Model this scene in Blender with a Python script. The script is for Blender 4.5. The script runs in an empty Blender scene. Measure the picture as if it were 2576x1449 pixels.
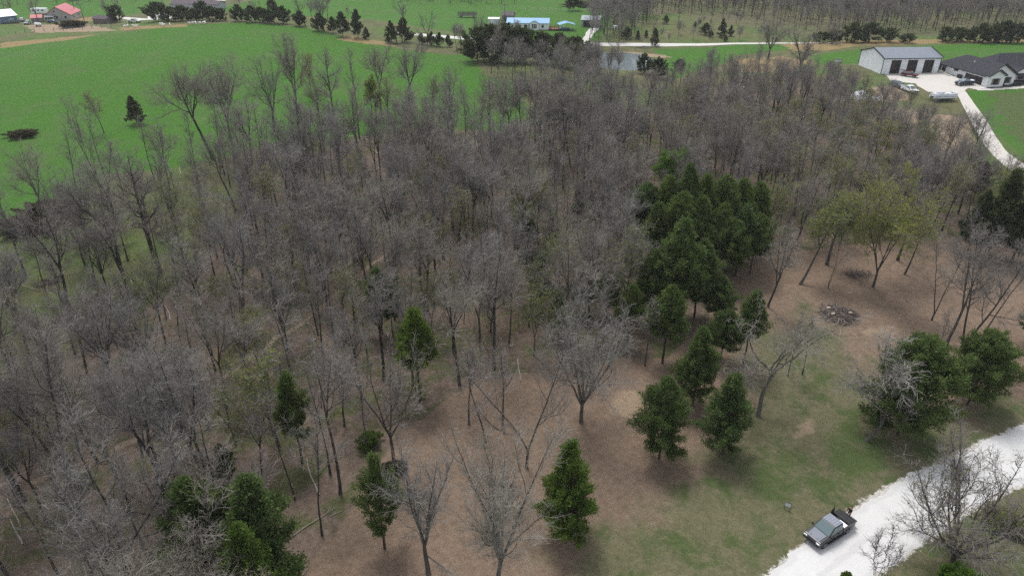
import bpy, math, random
import numpy as np
from mathutils import Vector, Matrix
R_ = math.radians
S = bpy.context.scene
COL = S.collection

# ---------------------------------------------------------------- camera, sky, sun, exposure
CZ, PITCH, F = 58.0, R_(29), 1717.3
cam_d = bpy.data.cameras.new("camera"); cam = bpy.data.objects.new("camera", cam_d); COL.objects.link(cam)
cam.location = (0, 0, CZ); cam.rotation_euler = (R_(90) - PITCH, 0, 0)
cam_d.sensor_width = 36; cam_d.lens = F / 2576 * 36; cam_d.clip_end = 6000; cam_d.clip_start = .5
S.camera = cam
W = bpy.data.worlds.new("World"); S.world = W; W.use_nodes = True
wn = W.node_tree.nodes; wl = W.node_tree.links
SUN_EL, SUN_AZ = R_(66), R_(-20)          # azimuth measured from +Y (the view direction) towards +X
sky = wn.new('ShaderNodeTexSky'); sky.sky_type = 'NISHITA'; sky.sun_disc = False
sky.sun_elevation = SUN_EL; sky.sun_rotation = SUN_AZ; sky.air_density = 1.0; sky.dust_density = 2.5; sky.ozone_density = 1.0; sky.altitude = 300
hs0 = wn.new('ShaderNodeHueSaturation'); hs0.inputs['Saturation'].default_value = .3; wl.new(sky.outputs[0], hs0.inputs['Color']); wl.new(hs0.outputs[0], wn['Background'].inputs[0]); wn['Background'].inputs[1].default_value = 0.135
sl = bpy.data.lights.new("sun", 'SUN'); sl.energy = 1.35; sl.angle = R_(17); sl.color = (1, .965, .92)
so = bpy.data.objects.new("sun", sl); COL.objects.link(so); so.location = (0, 0, 200)
sdir = Vector((math.sin(SUN_AZ) * math.cos(SUN_EL), math.cos(SUN_AZ) * math.cos(SUN_EL), math.sin(SUN_EL)))
so.rotation_euler = sdir.to_track_quat('Z', 'Y').to_euler()
S.view_settings.view_transform = 'Standard'; S.view_settings.look = 'None'
S.view_settings.exposure = 0.95; S.view_settings.gamma = 1.0; S.view_settings.use_curve_mapping = False
S.render.engine = 'CYCLES'
HAZE = .00012; S.cycles.volume_bounces = 0
S.cycles.max_bounces = 5; S.cycles.diffuse_bounces = 2; S.cycles.glossy_bounces = 2; S.cycles.transmission_bounces = 2
S.cycles.transparent_max_bounces = 4
S.cycles.use_denoising = False; S.cycles.sample_clamp_indirect = 2.0; S.cycles.sample_clamp_direct = 6.0

# ---------------------------------------------------------------- terrain
PX, PY = 37.0, 258.0                       # pond centre
def sm(t):
    t = np.clip(t, 0, 1); return t * t * (3 - 2 * t)
def H0(x, y):
    x = np.asarray(x, float); y = np.asarray(y, float)
    z = 13 * sm((y - 45) / 190)
    z = z + 5.5 * np.exp(-((x + 115) / 75) ** 2) * sm((y - 170) / 125) * (1 - sm((y - 303) / 42))
    z = z - 4.5 * np.exp(-(((x - 50) / 45) ** 2 + ((y - 268) / 35) ** 2))
    z = z - 1.8 * np.exp(-(((x - PX) / 13) ** 2 + ((y - PY) / 25) ** 2) ** 2)
    z = z + .035 * np.clip(y - 395, 0, 800)
    z = z + .35 * np.sin(x / 23 + 1) * np.sin(y / 31)
    return z
def axis(lo, a, b, hi, st):
    mid = np.arange(a, b + .01, st)
    k = np.cumsum(st * 1.13 ** np.arange(1, 60))
    return np.concatenate([(a - k[k < a - lo])[::-1], mid, b + k[k < hi - b]])
AX = axis(-1600, -250, 250, 1600, 1.25); AY = axis(-700, 20, 460, 2600, 1.25)
GX, GY = np.meshgrid(AX, AY); GZ = H0(GX, GY)
def H(x, y):                               # bilinear look-up in the ground mesh itself
    i = min(max(int(np.searchsorted(AX, x)) - 1, 0), len(AX) - 2); j = min(max(int(np.searchsorted(AY, y)) - 1, 0), len(AY) - 2)
    a = (x - AX[i]) / (AX[i + 1] - AX[i]); b = (y - AY[j]) / (AY[j + 1] - AY[j])
    return float((GZ[j, i] * (1 - a) + GZ[j, i + 1] * a) * (1 - b) + (GZ[j + 1, i] * (1 - a) + GZ[j + 1, i + 1] * a) * b)
cP, sP = math.cos(PITCH), math.sin(PITCH)
_ts = np.concatenate([np.arange(30, 500, .5), np.arange(500, 2500, 5)])
def G(u, v):                               # point of the ground seen at photo coordinates (u, v)
    a = (u - 1288) / F; b = (v - 724.5) / F
    d = np.array((a, cP - b * sP, -(sP + b * cP)))
    z = CZ + d[2] * _ts; h = H0(d[0] * _ts, d[1] * _ts)
    k = np.nonzero(z < h)[0]; k = int(k[0]) if len(k) else len(_ts) - 1
    lo, hi = _ts[max(k - 1, 0)], _ts[k]
    for _ in range(20):
        m = (lo + hi) / 2
        if CZ + d[2] * m < float(H0(d[0] * m, d[1] * m)): hi = m
        else: lo = m
    return Vector((d[0] * hi, d[1] * hi, H(d[0] * hi, d[1] * hi)))
def proj(p):
    dz = p[2] - CZ; dep = p[1] * cP - dz * sP; dn = -(p[1] * sP + dz * cP)
    return 1288 + F * p[0] / dep, 724.5 + F * dn / dep
def tall(u, v, vt):                        # height of an upright whose foot is at (u, v) and whose top is at row vt
    p = G(u, v); t = p.y * cP - (p.z - CZ) * sP; b = (v - 724.5) / F; bt = (vt - 724.5) / F
    return t * (b - bt) / (cP - bt * sP)

# ---------------------------------------------------------------- materials
def nt(name):
    m = bpy.data.materials.new(name); m.use_nodes = True; n = m.node_tree
    return m, n, n.nodes['Principled BSDF']
def nd(n, t, **k):
    o = n.nodes.new(t)
    for a, b in k.items():
        if a.startswith('i_'): o.inputs[a[2:].replace('_', ' ')].default_value = b
        else: setattr(o, a, b)
    return o
def noise(n, scale, detail=4, rough=.6, coord=None, dist=0):
    o = nd(n, 'ShaderNodeTexNoise', i_Scale=scale, i_Detail=detail, i_Roughness=rough, i_Distortion=dist)
    if coord is not None: n.links.new(coord, o.inputs['Vector'])
    return o.outputs['Fac']
def ramp(n, fac, stops):
    r = nd(n, 'ShaderNodeValToRGB'); e = r.color_ramp.elements
    while len(e) < len(stops): e.new(.5)
    for q, (p, c) in zip(e, stops):
        q.position = p; q.color = (*c, 1) if len(c) == 3 else c
    n.links.new(fac, r.inputs[0]); return r.outputs[0]
def mixc(n, fac, a, b, mode='MIX'):
    o = nd(n, 'ShaderNodeMix', data_type='RGBA', blend_type=mode)
    for s, v in ((0, fac), (6, a), (7, b)):
        if isinstance(v, (int, float)): o.inputs[s].default_value = v
        elif isinstance(v, tuple): o.inputs[s].default_value = (*v, 1)
        else: n.links.new(v, o.inputs[s])
    return o.outputs[2]
def mth(n, op, a, b=None, c=None):
    o = nd(n, 'ShaderNodeMath', operation=op)
    for s, v in enumerate((a, b, c)):
        if v is None: continue
        if isinstance(v, (int, float)): o.inputs[s].default_value = v
        else: n.links.new(v, o.inputs[s])
    return o.outputs[0]
def mrange(n, v, a, b):
    o = nd(n, 'ShaderNodeMapRange', interpolation_type='SMOOTHSTEP', i_From_Min=a, i_From_Max=b)
    n.links.new(v, o.inputs['Value']); return o.outputs[0]
def objco(n): return nd(n, 'ShaderNodeTexCoord').outputs['Object']
def geopos(n): return nd(n, 'ShaderNodeNewGeometry').outputs['Position']
def bump(n, bs, h, st, dist=.1):
    b = nd(n, 'ShaderNodeBump', i_Strength=st, i_Distance=dist); n.links.new(h, b.inputs['Height']); n.links.new(b.outputs[0], bs.inputs['Normal'])
MATS = {}
def mat(name, col, rough=.7, metal=0, var=.12, scale=1.5, spec=.3, bmp=0, bs=8):
    if name in MATS: return MATS[name]
    m, n, b = nt(name); c = objco(n)
    f = noise(n, scale, 5, .65, c)
    k = [tuple(min(1, q * s) for q in col) for s in (1 - var, 1 + var)]
    n.links.new(ramp(n, f, [(.3, k[0]), (.7, k[1])]), b.inputs['Base Color'])
    b.inputs['Roughness'].default_value = rough; b.inputs['Metallic'].default_value = metal
    b.inputs['Specular IOR Level'].default_value = spec
    if bmp: bump(n, b, noise(n, bs, 4, .6, c), bmp)
    MATS[name] = m; return m
def stripes(name, col, per, axis_i, dark=.8, rough=.45, metal=0., spec=.3):
    m, n, b = nt(name); c = objco(n); sx = nd(n, 'ShaderNodeSeparateXYZ'); n.links.new(c, sx.inputs[0])
    w = mth(n, 'PINGPONG', mth(n, 'MULTIPLY', sx.outputs[axis_i], 1 / per), .5)
    g = mrange(n, w, .04, .14)
    f = noise(n, .7, 4, .6, c)
    base = ramp(n, f, [(.3, tuple(q * .9 for q in col)), (.7, tuple(min(1, q * 1.06) for q in col))])
    n.links.new(mixc(n, g, tuple(q * dark for q in col), base), b.inputs['Base Color'])
    bump(n, b, g, .5, .03); b.inputs['Roughness'].default_value = rough; b.inputs['Metallic'].default_value = metal; b.inputs['Specular IOR Level'].default_value = spec
    MATS[name] = m; return m

def ground_mat():
    m, n, b = nt("ground_cover"); L = n.links; p = geopos(n)
    A = nd(n, 'ShaderNodeAttribute', attribute_name='zone_a'); B = nd(n, 'ShaderNodeAttribute', attribute_name='zone_b')
    sa = nd(n, 'ShaderNodeSeparateColor'); L.new(A.outputs['Color'], sa.inputs[0])
    sb = nd(n, 'ShaderNodeSeparateColor'); L.new(B.outputs['Color'], sb.inputs[0])
    pasture, woods, clearing, straw = sa.outputs[0], sa.outputs[1], sa.outputs[2], A.outputs['Alpha']
    gravel, dirt, lush, dry = sb.outputs[0], sb.outputs[1], sb.outputs[2], B.outputs['Alpha']
    n1 = noise(n, .035, 4, .6, p); n2 = noise(n, .22, 5, .65, p, .4); n3 = noise(n, 1.3, 6, .7, p, .3); n4 = noise(n, 7, 4, .75, p); n5 = noise(n, .09, 5, .6, p, .6)
    rough_g = ramp(n, n2, [(.25, (.065, .078, .030)), (.5, (.105, .108, .050)), (.75, (.150, .125, .078))])
    rough_g = mixc(n, mrange(n, n1, .42, .62), rough_g, ramp(n, n2, [(.3, (.062, .112, .028)), (.7, (.100, .140, .044))]))
    pas = ramp(n, n3, [(.25, (.030, .090, .011)), (.55, (.050, .136, .016)), (.8, (.076, .168, .027))])
    pas = mixc(n, mth(n, 'MULTIPLY', mrange(n, n5, .40, .66), .75), pas, ramp(n, n2, [(.3, (.044, .105, .020)), (.7, (.082, .135, .036))]))
    lit = ramp(n, n3, [(.2, (.070, .053, .041)), (.45, (.130, .098, .076)), (.65, (.172, .132, .105)), (.85, (.235, .190, .155))])
    litg = ramp(n, n3, [(.25, (.048, .055, .022)), (.6, (.088, .098, .040)), (.85, (.13, .130, .062))])
    lit = mixc(n, mth(n, 'MULTIPLY', mrange(n, n2, .46, .60), .85), lit, litg)
    clr = ramp(n, n3, [(.15, (.104, .076, .054)), (.45, (.174, .126, .091)), (.8, (.246, .184, .137))])
    drg = ramp(n, n3, [(.2, (.074, .076, .038)), (.5, (.122, .116, .066)), (.8, (.180, .156, .100))])
    grn = ramp(n, n3, [(.25, (.050, .072, .025)), (.7, (.088, .108, .044))])
    drg = mixc(n, mrange(n, n2, .46, .62), drg, grn)
    clr = mixc(n, mth(n, 'MULTIPLY', mrange(n, mth(n, 'ADD', n5, mth(n, 'MULTIPLY', dry, .55)), .62, .85), 1.0), clr, drg)
    stw = ramp(n, n3, [(.2, (.14, .105, .05)), (.5, (.22, .165, .08)), (.85, (.30, .235, .12))])
    drt = ramp(n, n3, [(.2, (.20, .145, .095)), (.8, (.32, .25, .175))])
    lus = ramp(n, n3, [(.2, (.052, .078, .024)), (.8, (.092, .118, .046))])
    grv = ramp(n, n4, [(.3, (.30, .275, .24)), (.7, (.66, .64, .60))])
    def edge(a, w, nn=None):
        q = mth(n, 'ADD', a, mth(n, 'MULTIPLY', mth(n, 'SUBTRACT', nn if nn else n2, .5), w)); return mrange(n, q, .38, .62)
    c = mixc(n, edge(pasture, .9), rough_g, pas)
    c = mixc(n, edge(woods, 1.0), c, lit)
    c = mixc(n, edge(straw, 1.1), c, stw)
    c = mixc(n, edge(clearing, .25, n3), c, clr)
    c = mixc(n, edge(lush, 1.1), c, lus)
    c = mixc(n, edge(dirt, 1.3), c, drt)
    c = mixc(n, edge(gravel, 1.2, n3), c, grv)
    c = mixc(n, 1.0, c, ramp(n, n4, [(.25, (.62, .62, .62)), (.75, (1.34, 1.34, 1.34))]), 'MULTIPLY')
    L.new(c, b.inputs['Base Color']); b.inputs['Roughness'].default_value = .95; b.inputs['Specular IOR Level'].default_value = .1
    bump(n, b, mth(n, 'ADD', n4, mth(n, 'MULTIPLY', n3, 2.2)), .55, .25)
    return m
def gravel_mat(name, lo, hi, tracks=True):
    m, n, b = nt(name); p = geopos(n)
    f = noise(n, 5, 4, .6, p); g = noise(n, .5, 4, .6, p)
    c = ramp(n, f, [(.3, lo), (.7, hi)])
    c = mixc(n, mth(n, 'MULTIPLY', mrange(n, g, .5, .75), .22), c, tuple(q * .72 for q in lo))
    if tracks:
        a = nd(n, 'ShaderNodeAttribute', attribute_name='track')
        q = mth(n, 'ADD', a.outputs['Fac'], mth(n, 'MULTIPLY', mth(n, 'SUBTRACT', noise(n, .6, 5, .7, p), .5), .8))
        c = mixc(n, mth(n, 'MULTIPLY', mrange(n, q, .35, .8), .42), c, tuple(k * .80 for k in lo))
    n.links.new(c, b.inputs['Base Color']); b.inputs['Roughness'].default_value = .95; b.inputs['Specular IOR Level'].default_value = .1
    bump(n, b, f, .5, .05); return m
def bark_mat(name, lo, hi, rnd=.35):
    m, n, b = nt(name); c = objco(n); oi = nd(n, 'ShaderNodeObjectInfo')
    mp = nd(n, 'ShaderNodeMapping'); mp.inputs['Scale'].default_value = (5, 5, .9); n.links.new(c, mp.inputs[0])
    f = noise(n, 1.4, 5, .7, mp.outputs[0]); g = noise(n, .9, 3, .6, c)
    q = ramp(n, f, [(.3, lo), (.62, hi), (.85, tuple(min(1, k * 1.7) for k in hi))])
    q = mixc(n, mth(n, 'MULTIPLY', mrange(n, g, .52, .66), .35), q, (.17, .17, .145))
    q = mixc(n, oi.outputs['Random'], mixc(n, 1., q, (1 - rnd,) * 3, 'MULTIPLY'), mixc(n, 1., q, (1 + rnd, 1 + rnd * .95, 1 + rnd * .9), 'MULTIPLY'))
    n.links.new(q, b.inputs['Base Color']); b.inputs['Roughness'].default_value = .95; b.inputs['Specular IOR Level'].default_value = .1
    bump(n, b, f, .6, .05); return m
def twig_mat(name, a, c2, rnd=.3):
    m, n, b = nt(name); oi = nd(n, 'ShaderNodeObjectInfo'); f = noise(n, .7, 3, .6, objco(n))
    q = mixc(n, oi.outputs['Random'], a, c2)
    q = mixc(n, 1., q, ramp(n, f, [(.3, (1 - rnd,) * 3), (.7, (1 + rnd,) * 3)]), 'MULTIPLY')
    n.links.new(q, b.inputs['Base Color']); b.inputs['Roughness'].default_value = .9; b.inputs['Specular IOR Level'].default_value = .12
    return m
def leaf_mat(name, dark, mid, light, tint=(1.25, 1.15, .8)):
    m, n, b = nt(name); oi = nd(n, 'ShaderNodeObjectInfo'); c = objco(n)
    f = noise(n, .9, 5, .7, c); g = noise(n, 6, 2, .6, c)
    q = ramp(n, mth(n, 'ADD', mth(n, 'MULTIPLY', f, .7), mth(n, 'MULTIPLY', g, .3)), [(.32, dark), (.52, mid), (.7, light)])
    q = mixc(n, oi.outputs['Random'], q, mixc(n, 1., q, tint, 'MULTIPLY'))
    n.links.new(q, b.inputs['Base Color']); b.inputs['Roughness'].default_value = .75; b.inputs['Specular IOR Level'].default_value = .15
    t = nd(n, 'ShaderNodeBsdfTranslucent'); n.links.new(q, t.inputs[0]); mx = nd(n, 'ShaderNodeMixShader', i_Fac=.35)
    n.links.new(b.outputs[0], mx.inputs[1]); n.links.new(t.outputs[0], mx.inputs[2]); n.links.new(mx.outputs[0], n.nodes['Material Output'].inputs[0])
    return m
BARK = bark_mat("bark", (.034, .030, .027), (.080, .072, .066)); BARKP = bark_mat("pale_bark", (.062, .058, .052), (.135, .128, .116)); CBARK = bark_mat("cedar_bark", (.03, .022, .018), (.065, .048, .04))
TWIG = twig_mat("twigs", (.188, .172, .168), (.228, .202, .172)); TWIGP = twig_mat("pale_twigs", (.225, .212, .198), (.25, .228, .192)); TWIGW = twig_mat("bleached_twigs", (.31, .295, .275), (.34, .32, .28)); TWIGD = twig_mat("dark_twigs", (.06, .053, .052), (.085, .072, .068))
CED = leaf_mat("cedar_foliage", (.044, .070, .022), (.094, .142, .046), (.155, .215, .078)); CEDY = leaf_mat("bright_cedar_foliage", (.046, .082, .018), (.096, .154, .034), (.155, .225, .056))
CEDD = leaf_mat("dark_cedar_foliage", (.028, .042, .018), (.058, .082, .034), (.10, .132, .056), (1.3, 1.1, .9))
BUD = leaf_mat("opening_leaves", (.115, .145, .030), (.18, .215, .055), (.25, .29, .09)); LEAFY = leaf_mat("spring_leaves", (.06, .13, .02), (.10, .20, .035), (.15, .27, .06))
BUSHM = leaf_mat("bush_leaves", (.035, .032, .018), (.062, .058, .03), (.10, .09, .05))

# ---------------------------------------------------------------- mesh helpers
def npmesh(name, V, faces_list, mats, midx=None, smooth=False):
    me = bpy.data.meshes.new(name)
    fl = [np.asarray(f, np.int32) for f in faces_list if len(f)]
    loops = np.concatenate([f.ravel() for f in fl]); tot = np.concatenate([np.full(len(f), f.shape[1], np.int32) for f in fl])
    st = np.concatenate([[0], np.cumsum(tot)[:-1]]).astype(np.int32)
    me.vertices.add(len(V)); me.vertices.foreach_set('co', np.asarray(V, np.float32).ravel())
    me.loops.add(len(loops)); me.loops.foreach_set('vertex_index', loops)
    me.polygons.add(len(tot)); me.polygons.foreach_set('loop_start', st); me.polygons.foreach_set('loop_total', tot)
    if midx is not None: me.polygons.foreach_set('material_index', np.asarray(midx, np.int32))
    if smooth: me.polygons.foreach_set('use_smooth', np.ones(len(tot), bool))
    for q in mats: me.materials.append(q)
    me.update(calc_edges=True); return me
def link(name, me, parent=None, loc=None):
    o = bpy.data.objects.new(name, me); COL.objects.link(o)
    if parent: o.parent = parent
    if loc is not None: o.location = loc
    return o
def tag(o, label, cat, group=None):
    o['label'] = label; o['category'] = cat
    if group: o['group'] = group
    return o
def thing(name, label, cat, loc=(0, 0, 0), rz=0, group=None):
    o = bpy.data.objects.new(name, None); COL.objects.link(o); o.empty_display_size = .3
    o.location = loc; o.rotation_euler = (0, 0, rz); return tag(o, label, cat, group)
class MB:
    def __init__(s): s.v = []; s.f = []; s.m = []
    def add(s, vs, fs, mi=0):
        k = len(s.v); s.v += [tuple(q) for q in vs]; s.f += [tuple(k + i for i in f) for f in fs]; s.m += [mi] * len(fs); return s
    def box(s, c, d, rz=0, mi=0, top=(1, 1), sh=(0, 0), ry=0):
        x, y, z = (k / 2 for k in d); vs = []
        for zz, tx, ty, ox, oy in ((-z, 1, 1, 0, 0), (z, top[0], top[1], sh[0], sh[1])):
            for a, b in ((-1, -1), (1, -1), (1, 1), (-1, 1)): vs.append(Vector((a * x * tx + ox, b * y * ty + oy, zz)))
        M = Matrix.Translation(c) @ Matrix.Rotation(rz, 4, 'Z') @ Matrix.Rotation(ry, 4, 'Y')
        return s.add([M @ q for q in vs], [(3, 2, 1, 0), (4, 5, 6, 7), (0, 1, 5, 4), (1, 2, 6, 5), (2, 3, 7, 6), (3, 0, 4, 7)], mi)
    def slab(s, quad, th, mi=0):           # a plate of thickness th under a planar polygon
        q = [Vector(p) for p in quad]; nrm = (q[1] - q[0]).cross(q[2] - q[0]).normalized(); k = len(q)
        vs = q + [p - nrm * th for p in q]
        return s.add(vs, [tuple(range(k)), tuple(range(2 * k - 1, k - 1, -1))] + [(i, k + i, k + (i + 1) % k, (i + 1) % k) for i in range(k)], mi)
    def prism(s, outline, y0, y1, mi=0):   # outline in (x, z), extruded along y
        k = len(outline); vs = [(x, y0, z) for x, z in outline] + [(x, y1, z) for x, z in outline]
        return s.add(vs, [tuple(range(k)), tuple(range(2 * k - 1, k - 1, -1))] + [(i, k + i, k + (i + 1) % k, (i + 1) % k) for i in range(k)], mi)
    def tube(s, pts, rad, k=6, mi=0, cap=True):
        pts = [Vector(p) for p in pts]; rad = rad if hasattr(rad, '__len__') else [rad] * len(pts); vs = []
        for i, p in enumerate(pts):
            d = (pts[min(i + 1, len(pts) - 1)] - pts[max(i - 1, 0)]).normalized()
            a = d.cross(Vector((.31, .17, .93)) if abs(d.z) < .9 else Vector((1, .2, 0))).normalized(); b = d.cross(a)
            vs += [p + (a * math.cos(2 * math.pi * j / k) + b * math.sin(2 * math.pi * j / k)) * rad[i] for j in range(k)]
        fs = [(i * k + j, i * k + (j + 1) % k, (i + 1) * k + (j + 1) % k, (i + 1) * k + j) for i in range(len(pts) - 1) for j in range(k)]
        if cap: fs += [tuple(range(k))[::-1], tuple((len(pts) - 1) * k + j for j in range(k))]
        return s.add(vs, fs, mi)
    def lathe(s, prof, k=12, c=(0, 0, 0), mi=0, ax='z'):
        vs = []
        for r, h in prof:
            for j in range(k):
                a = 2 * math.pi * j / k; q = (r * math.cos(a), r * math.sin(a), h)
                if ax == 'y': q = (q[0], q[2], q[1])
                if ax == 'x': q = (q[2], q[0], q[1])
                vs.append((q[0] + c[0], q[1] + c[1], q[2] + c[2]))
        fs = [(i * k + j, i * k + (j + 1) % k, (i + 1) * k + (j + 1) % k, (i + 1) * k + j) for i in range(len(prof) - 1) for j in range(k)]
        fs += [tuple(range(k))[::-1], tuple((len(prof) - 1) * k + j for j in range(k))]
        return s.add(vs, fs, mi)
    def build(s, name, mats, parent=None, loc=None, smooth=False, bevel=0):
        me = bpy.data.meshes.new(name); me.from_pydata(s.v, [], s.f)
        for q in (mats if isinstance(mats, (list, tuple)) else [mats]): me.materials.append(q)
        me.polygons.foreach_set('material_index', s.m)
        if smooth: me.polygons.foreach_set('use_smooth', [True] * len(s.f))
        me.update(); o = link(name, me, parent, loc)
        if bevel:
            b = o.modifiers.new('bevel', 'BEVEL'); b.width = bevel; b.segments = 2; b.limit_method = 'ANGLE'
        return o
def struct(o): o['kind'] = 'structure'; return o

# ---------------------------------------------------------------- ground zones
def sdist(poly, X, Y):                     # signed distance, positive inside
    P = np.array(poly, float); n = len(P); d = np.full(X.shape, 1e9); ins = np.zeros(X.shape, bool)
    for i in range(n):
        ax, ay = P[i]; bx, by = P[(i + 1) % n]; ex, ey = bx - ax, by - ay
        t = np.clip(((X - ax) * ex + (Y - ay) * ey) / (ex * ex + ey * ey + 1e-9), 0, 1)
        d = np.minimum(d, (X - ax - t * ex) ** 2 + (Y - ay - t * ey) ** 2)
        c = ((ay > Y) != (by > Y)) & (X < ex * (Y - ay) / (ey + 1e-12) + ax); ins ^= c
    d = np.sqrt(d); return np.where(ins, d, -d)
def gp(pts): return [tuple(G(u, v)[:2]) for u, v in pts]
def zone(pts, soft): return np.clip(.5 + sdist(gp(pts) if not isinstance(pts, np.ndarray) else pts, GX, GY) / (2 * soft), 0, 1)
ROAD_L = [(1790, 1560), (1925, 1449), (1995, 1392), (2075, 1330), (2160, 1270), (2245, 1218), (2355, 1165), (2470, 1112), (2576, 1068), (2760, 995), (2960, 925)]
ROAD_R = [(2080, 1560), (2205, 1449), (2265, 1405), (2340, 1352), (2425, 1295), (2485, 1262), (2535, 1238), (2600, 1205), (2690, 1160), (2860, 1085), (3060, 1005)]
P_PAST = [(-900, 20), (-300, 60), (0, 118), (150, 106), (300, 84), (440, 66), (620, 58), (760, 70), (900, 100), (1000, 124), (1100, 136), (1190, 142), (1215, 190), (1290, 205), (1330, 290), (1240, 330), (1020, 320), (880, 345), (720, 350), (560, 400), (420, 425), (250, 440), (160, 505), (60, 560), (-80, 640), (-900, 700)]
P_WOOD = [(-900, 1150), (-60, 1060), (90, 930), (240, 840), (420, 740), (520, 620), (600, 500), (740, 400), (900, 345), (1060, 325), (1250, 330), (1420, 300), (1560, 275), (1660, 270), (1760, 225), (1880, 190), (2090, 190), (2160, 240), (2330, 330), (2420, 400), (2480, 470), (2576, 560), (2900, 640), (2900, 1000), (2576, 940), (2000, 1000), (1500, 1100), (1150, 1200), (990, 1449), (900, 1900), (-900, 1900)]
P_CLEAR = [(768, 1460), (800, 1390), (880, 1290), (940, 1180), (1000, 1105), (1060, 1055), (1150, 985), (1300, 940), (1420, 930), (1560, 900), (1680, 900), (1780, 800), (1810, 700), (1960, 640), (2180, 610), (2420, 600), (2600, 590), (3000, 640), (3000, 1000), (3300, 900), (3300, 2200), (500, 2200)]
P_DRY = [(1330, 1560), (1520, 1330), (1760, 1230), (1900, 1060), (1930, 860), (2010, 740), (2110, 850), (2200, 960), (2240, 1110), (2480, 1040), (2700, 980), (3200, 900), (3200, 2200), (1200, 2200)]
P_LUSH = [[(-200, 590), (60, 605), (130, 590), (160, 625), (110, 690), (0, 740), (-200, 760)], [(2040, 1060), (2160, 1050), (2200, 1110), (2330, 1130), (2250, 1190), (2120, 1240), (2070, 1180)], [(1590, 235), (1690, 215), (1700, 255), (1640, 290), (1600, 270)], [(2465, 235), (2720, 215), (2900, 330), (2640, 400), (2520, 330)]]
P_STRAW = [[(1960, 108), (2150, 103), (2700, 97), (2700, 107), (2170, 115), (2090, 127), (2000, 130)], [(1850, 152), (1960, 142), (2040, 156), (1980, 186), (1870, 182)], [(870, 90), (960, 105), (1000, 118), (930, 112), (850, 100)], [(0, 122), (180, 100), (250, 88), (190, 92), (0, 108)], [(170, 48), (300, 40), (320, 50), (170, 58)], [(300, 78), (470, 68), (470, 62), (300, 70)]]
P_DIRT = [[(1560, 128), (1670, 140), (1690, 146), (1600, 146), (1540, 138)], [(2160, 285), (2260, 275), (2440, 300), (2470, 400), (2380, 380), (2300, 330), (2200, 320)], [(1545, 985), (1610, 965), (1630, 1010), (1590, 1060), (1530, 1040)], [(2030, 1060), (2060, 1050), (2050, 1085), (2000, 1100), (1995, 1080)], [(2155, 828), (2230, 820), (2270, 835), (2190, 850)], [(2180, 222), (2270, 215), (2290, 250), (2190, 260)], [(60, 65), (200, 60), (300, 78), (90, 84)]]
P_LAWN = [[(2040, 140), (2160, 125), (2600, 108), (2900, 110), (2900, 200), (2560, 150), (2170, 160), (2060, 165)], [(1640, 125), (1900, 112), (2050, 118), (1860, 140), (1790, 170), (1700, 200), (1640, 165), (1680, 148)], [(900, -60), (1520, -60), (1560, 30), (1500, 110), (1200, 90), (1000, 60), (700, 30), (500, 30)], [(-700, -60), (500, -60), (330, 40), (-700, 60)], [(2420, 232), (2480, 225), (2900, 210), (2900, 460), (2576, 395), (2500, 330)]]
za = np.zeros(GX.shape + (4,), np.float32); zb = np.zeros_like(za)
za[..., 0] = np.maximum(zone(P_PAST, 4), np.max([zone(p, 3) for p in P_LAWN], 0))
za[..., 1] = np.maximum(zone(P_WOOD, 5), .52 * zone([(1610, 50), (1700, 40), (1800, 60), (2040, 100), (2700, 95), (2700, -40), (1600, -60)], 6)); za[..., 2] = zone(P_CLEAR, 1.2); za[..., 3] = np.max([zone(p, 3) for p in P_STRAW], 0)
zb[..., 2] = .85 * np.max([zone(p, 6) for p in P_LUSH], 0); zb[..., 1] = np.max([zone(p, 2.5) for p in P_DIRT], 0); zb[..., 3] = zone(P_DRY, 7)
rw = np.array(gp(ROAD_L) + gp(ROAD_R)[::-1]); zb[..., 0] = np.clip(.60 + sdist(rw, GX, GY) / 1.8, 0, 1)
ny, nx = GX.shape; idx = np.arange(nx * ny).reshape(ny, nx)
gme = npmesh("ground", np.stack([GX, GY, GZ], -1).reshape(-1, 3), [np.stack([idx[:-1, :-1], idx[:-1, 1:], idx[1:, 1:], idx[1:, :-1]], -1).reshape(-1, 4)], [ground_mat()], smooth=True)
for nm, arr in (('zone_a', za), ('zone_b', zb)):
    at = gme.attributes.new(nm, 'FLOAT_COLOR', 'POINT'); at.data.foreach_set('color', arr.reshape(-1))
struct(link("ground", gme))

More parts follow.
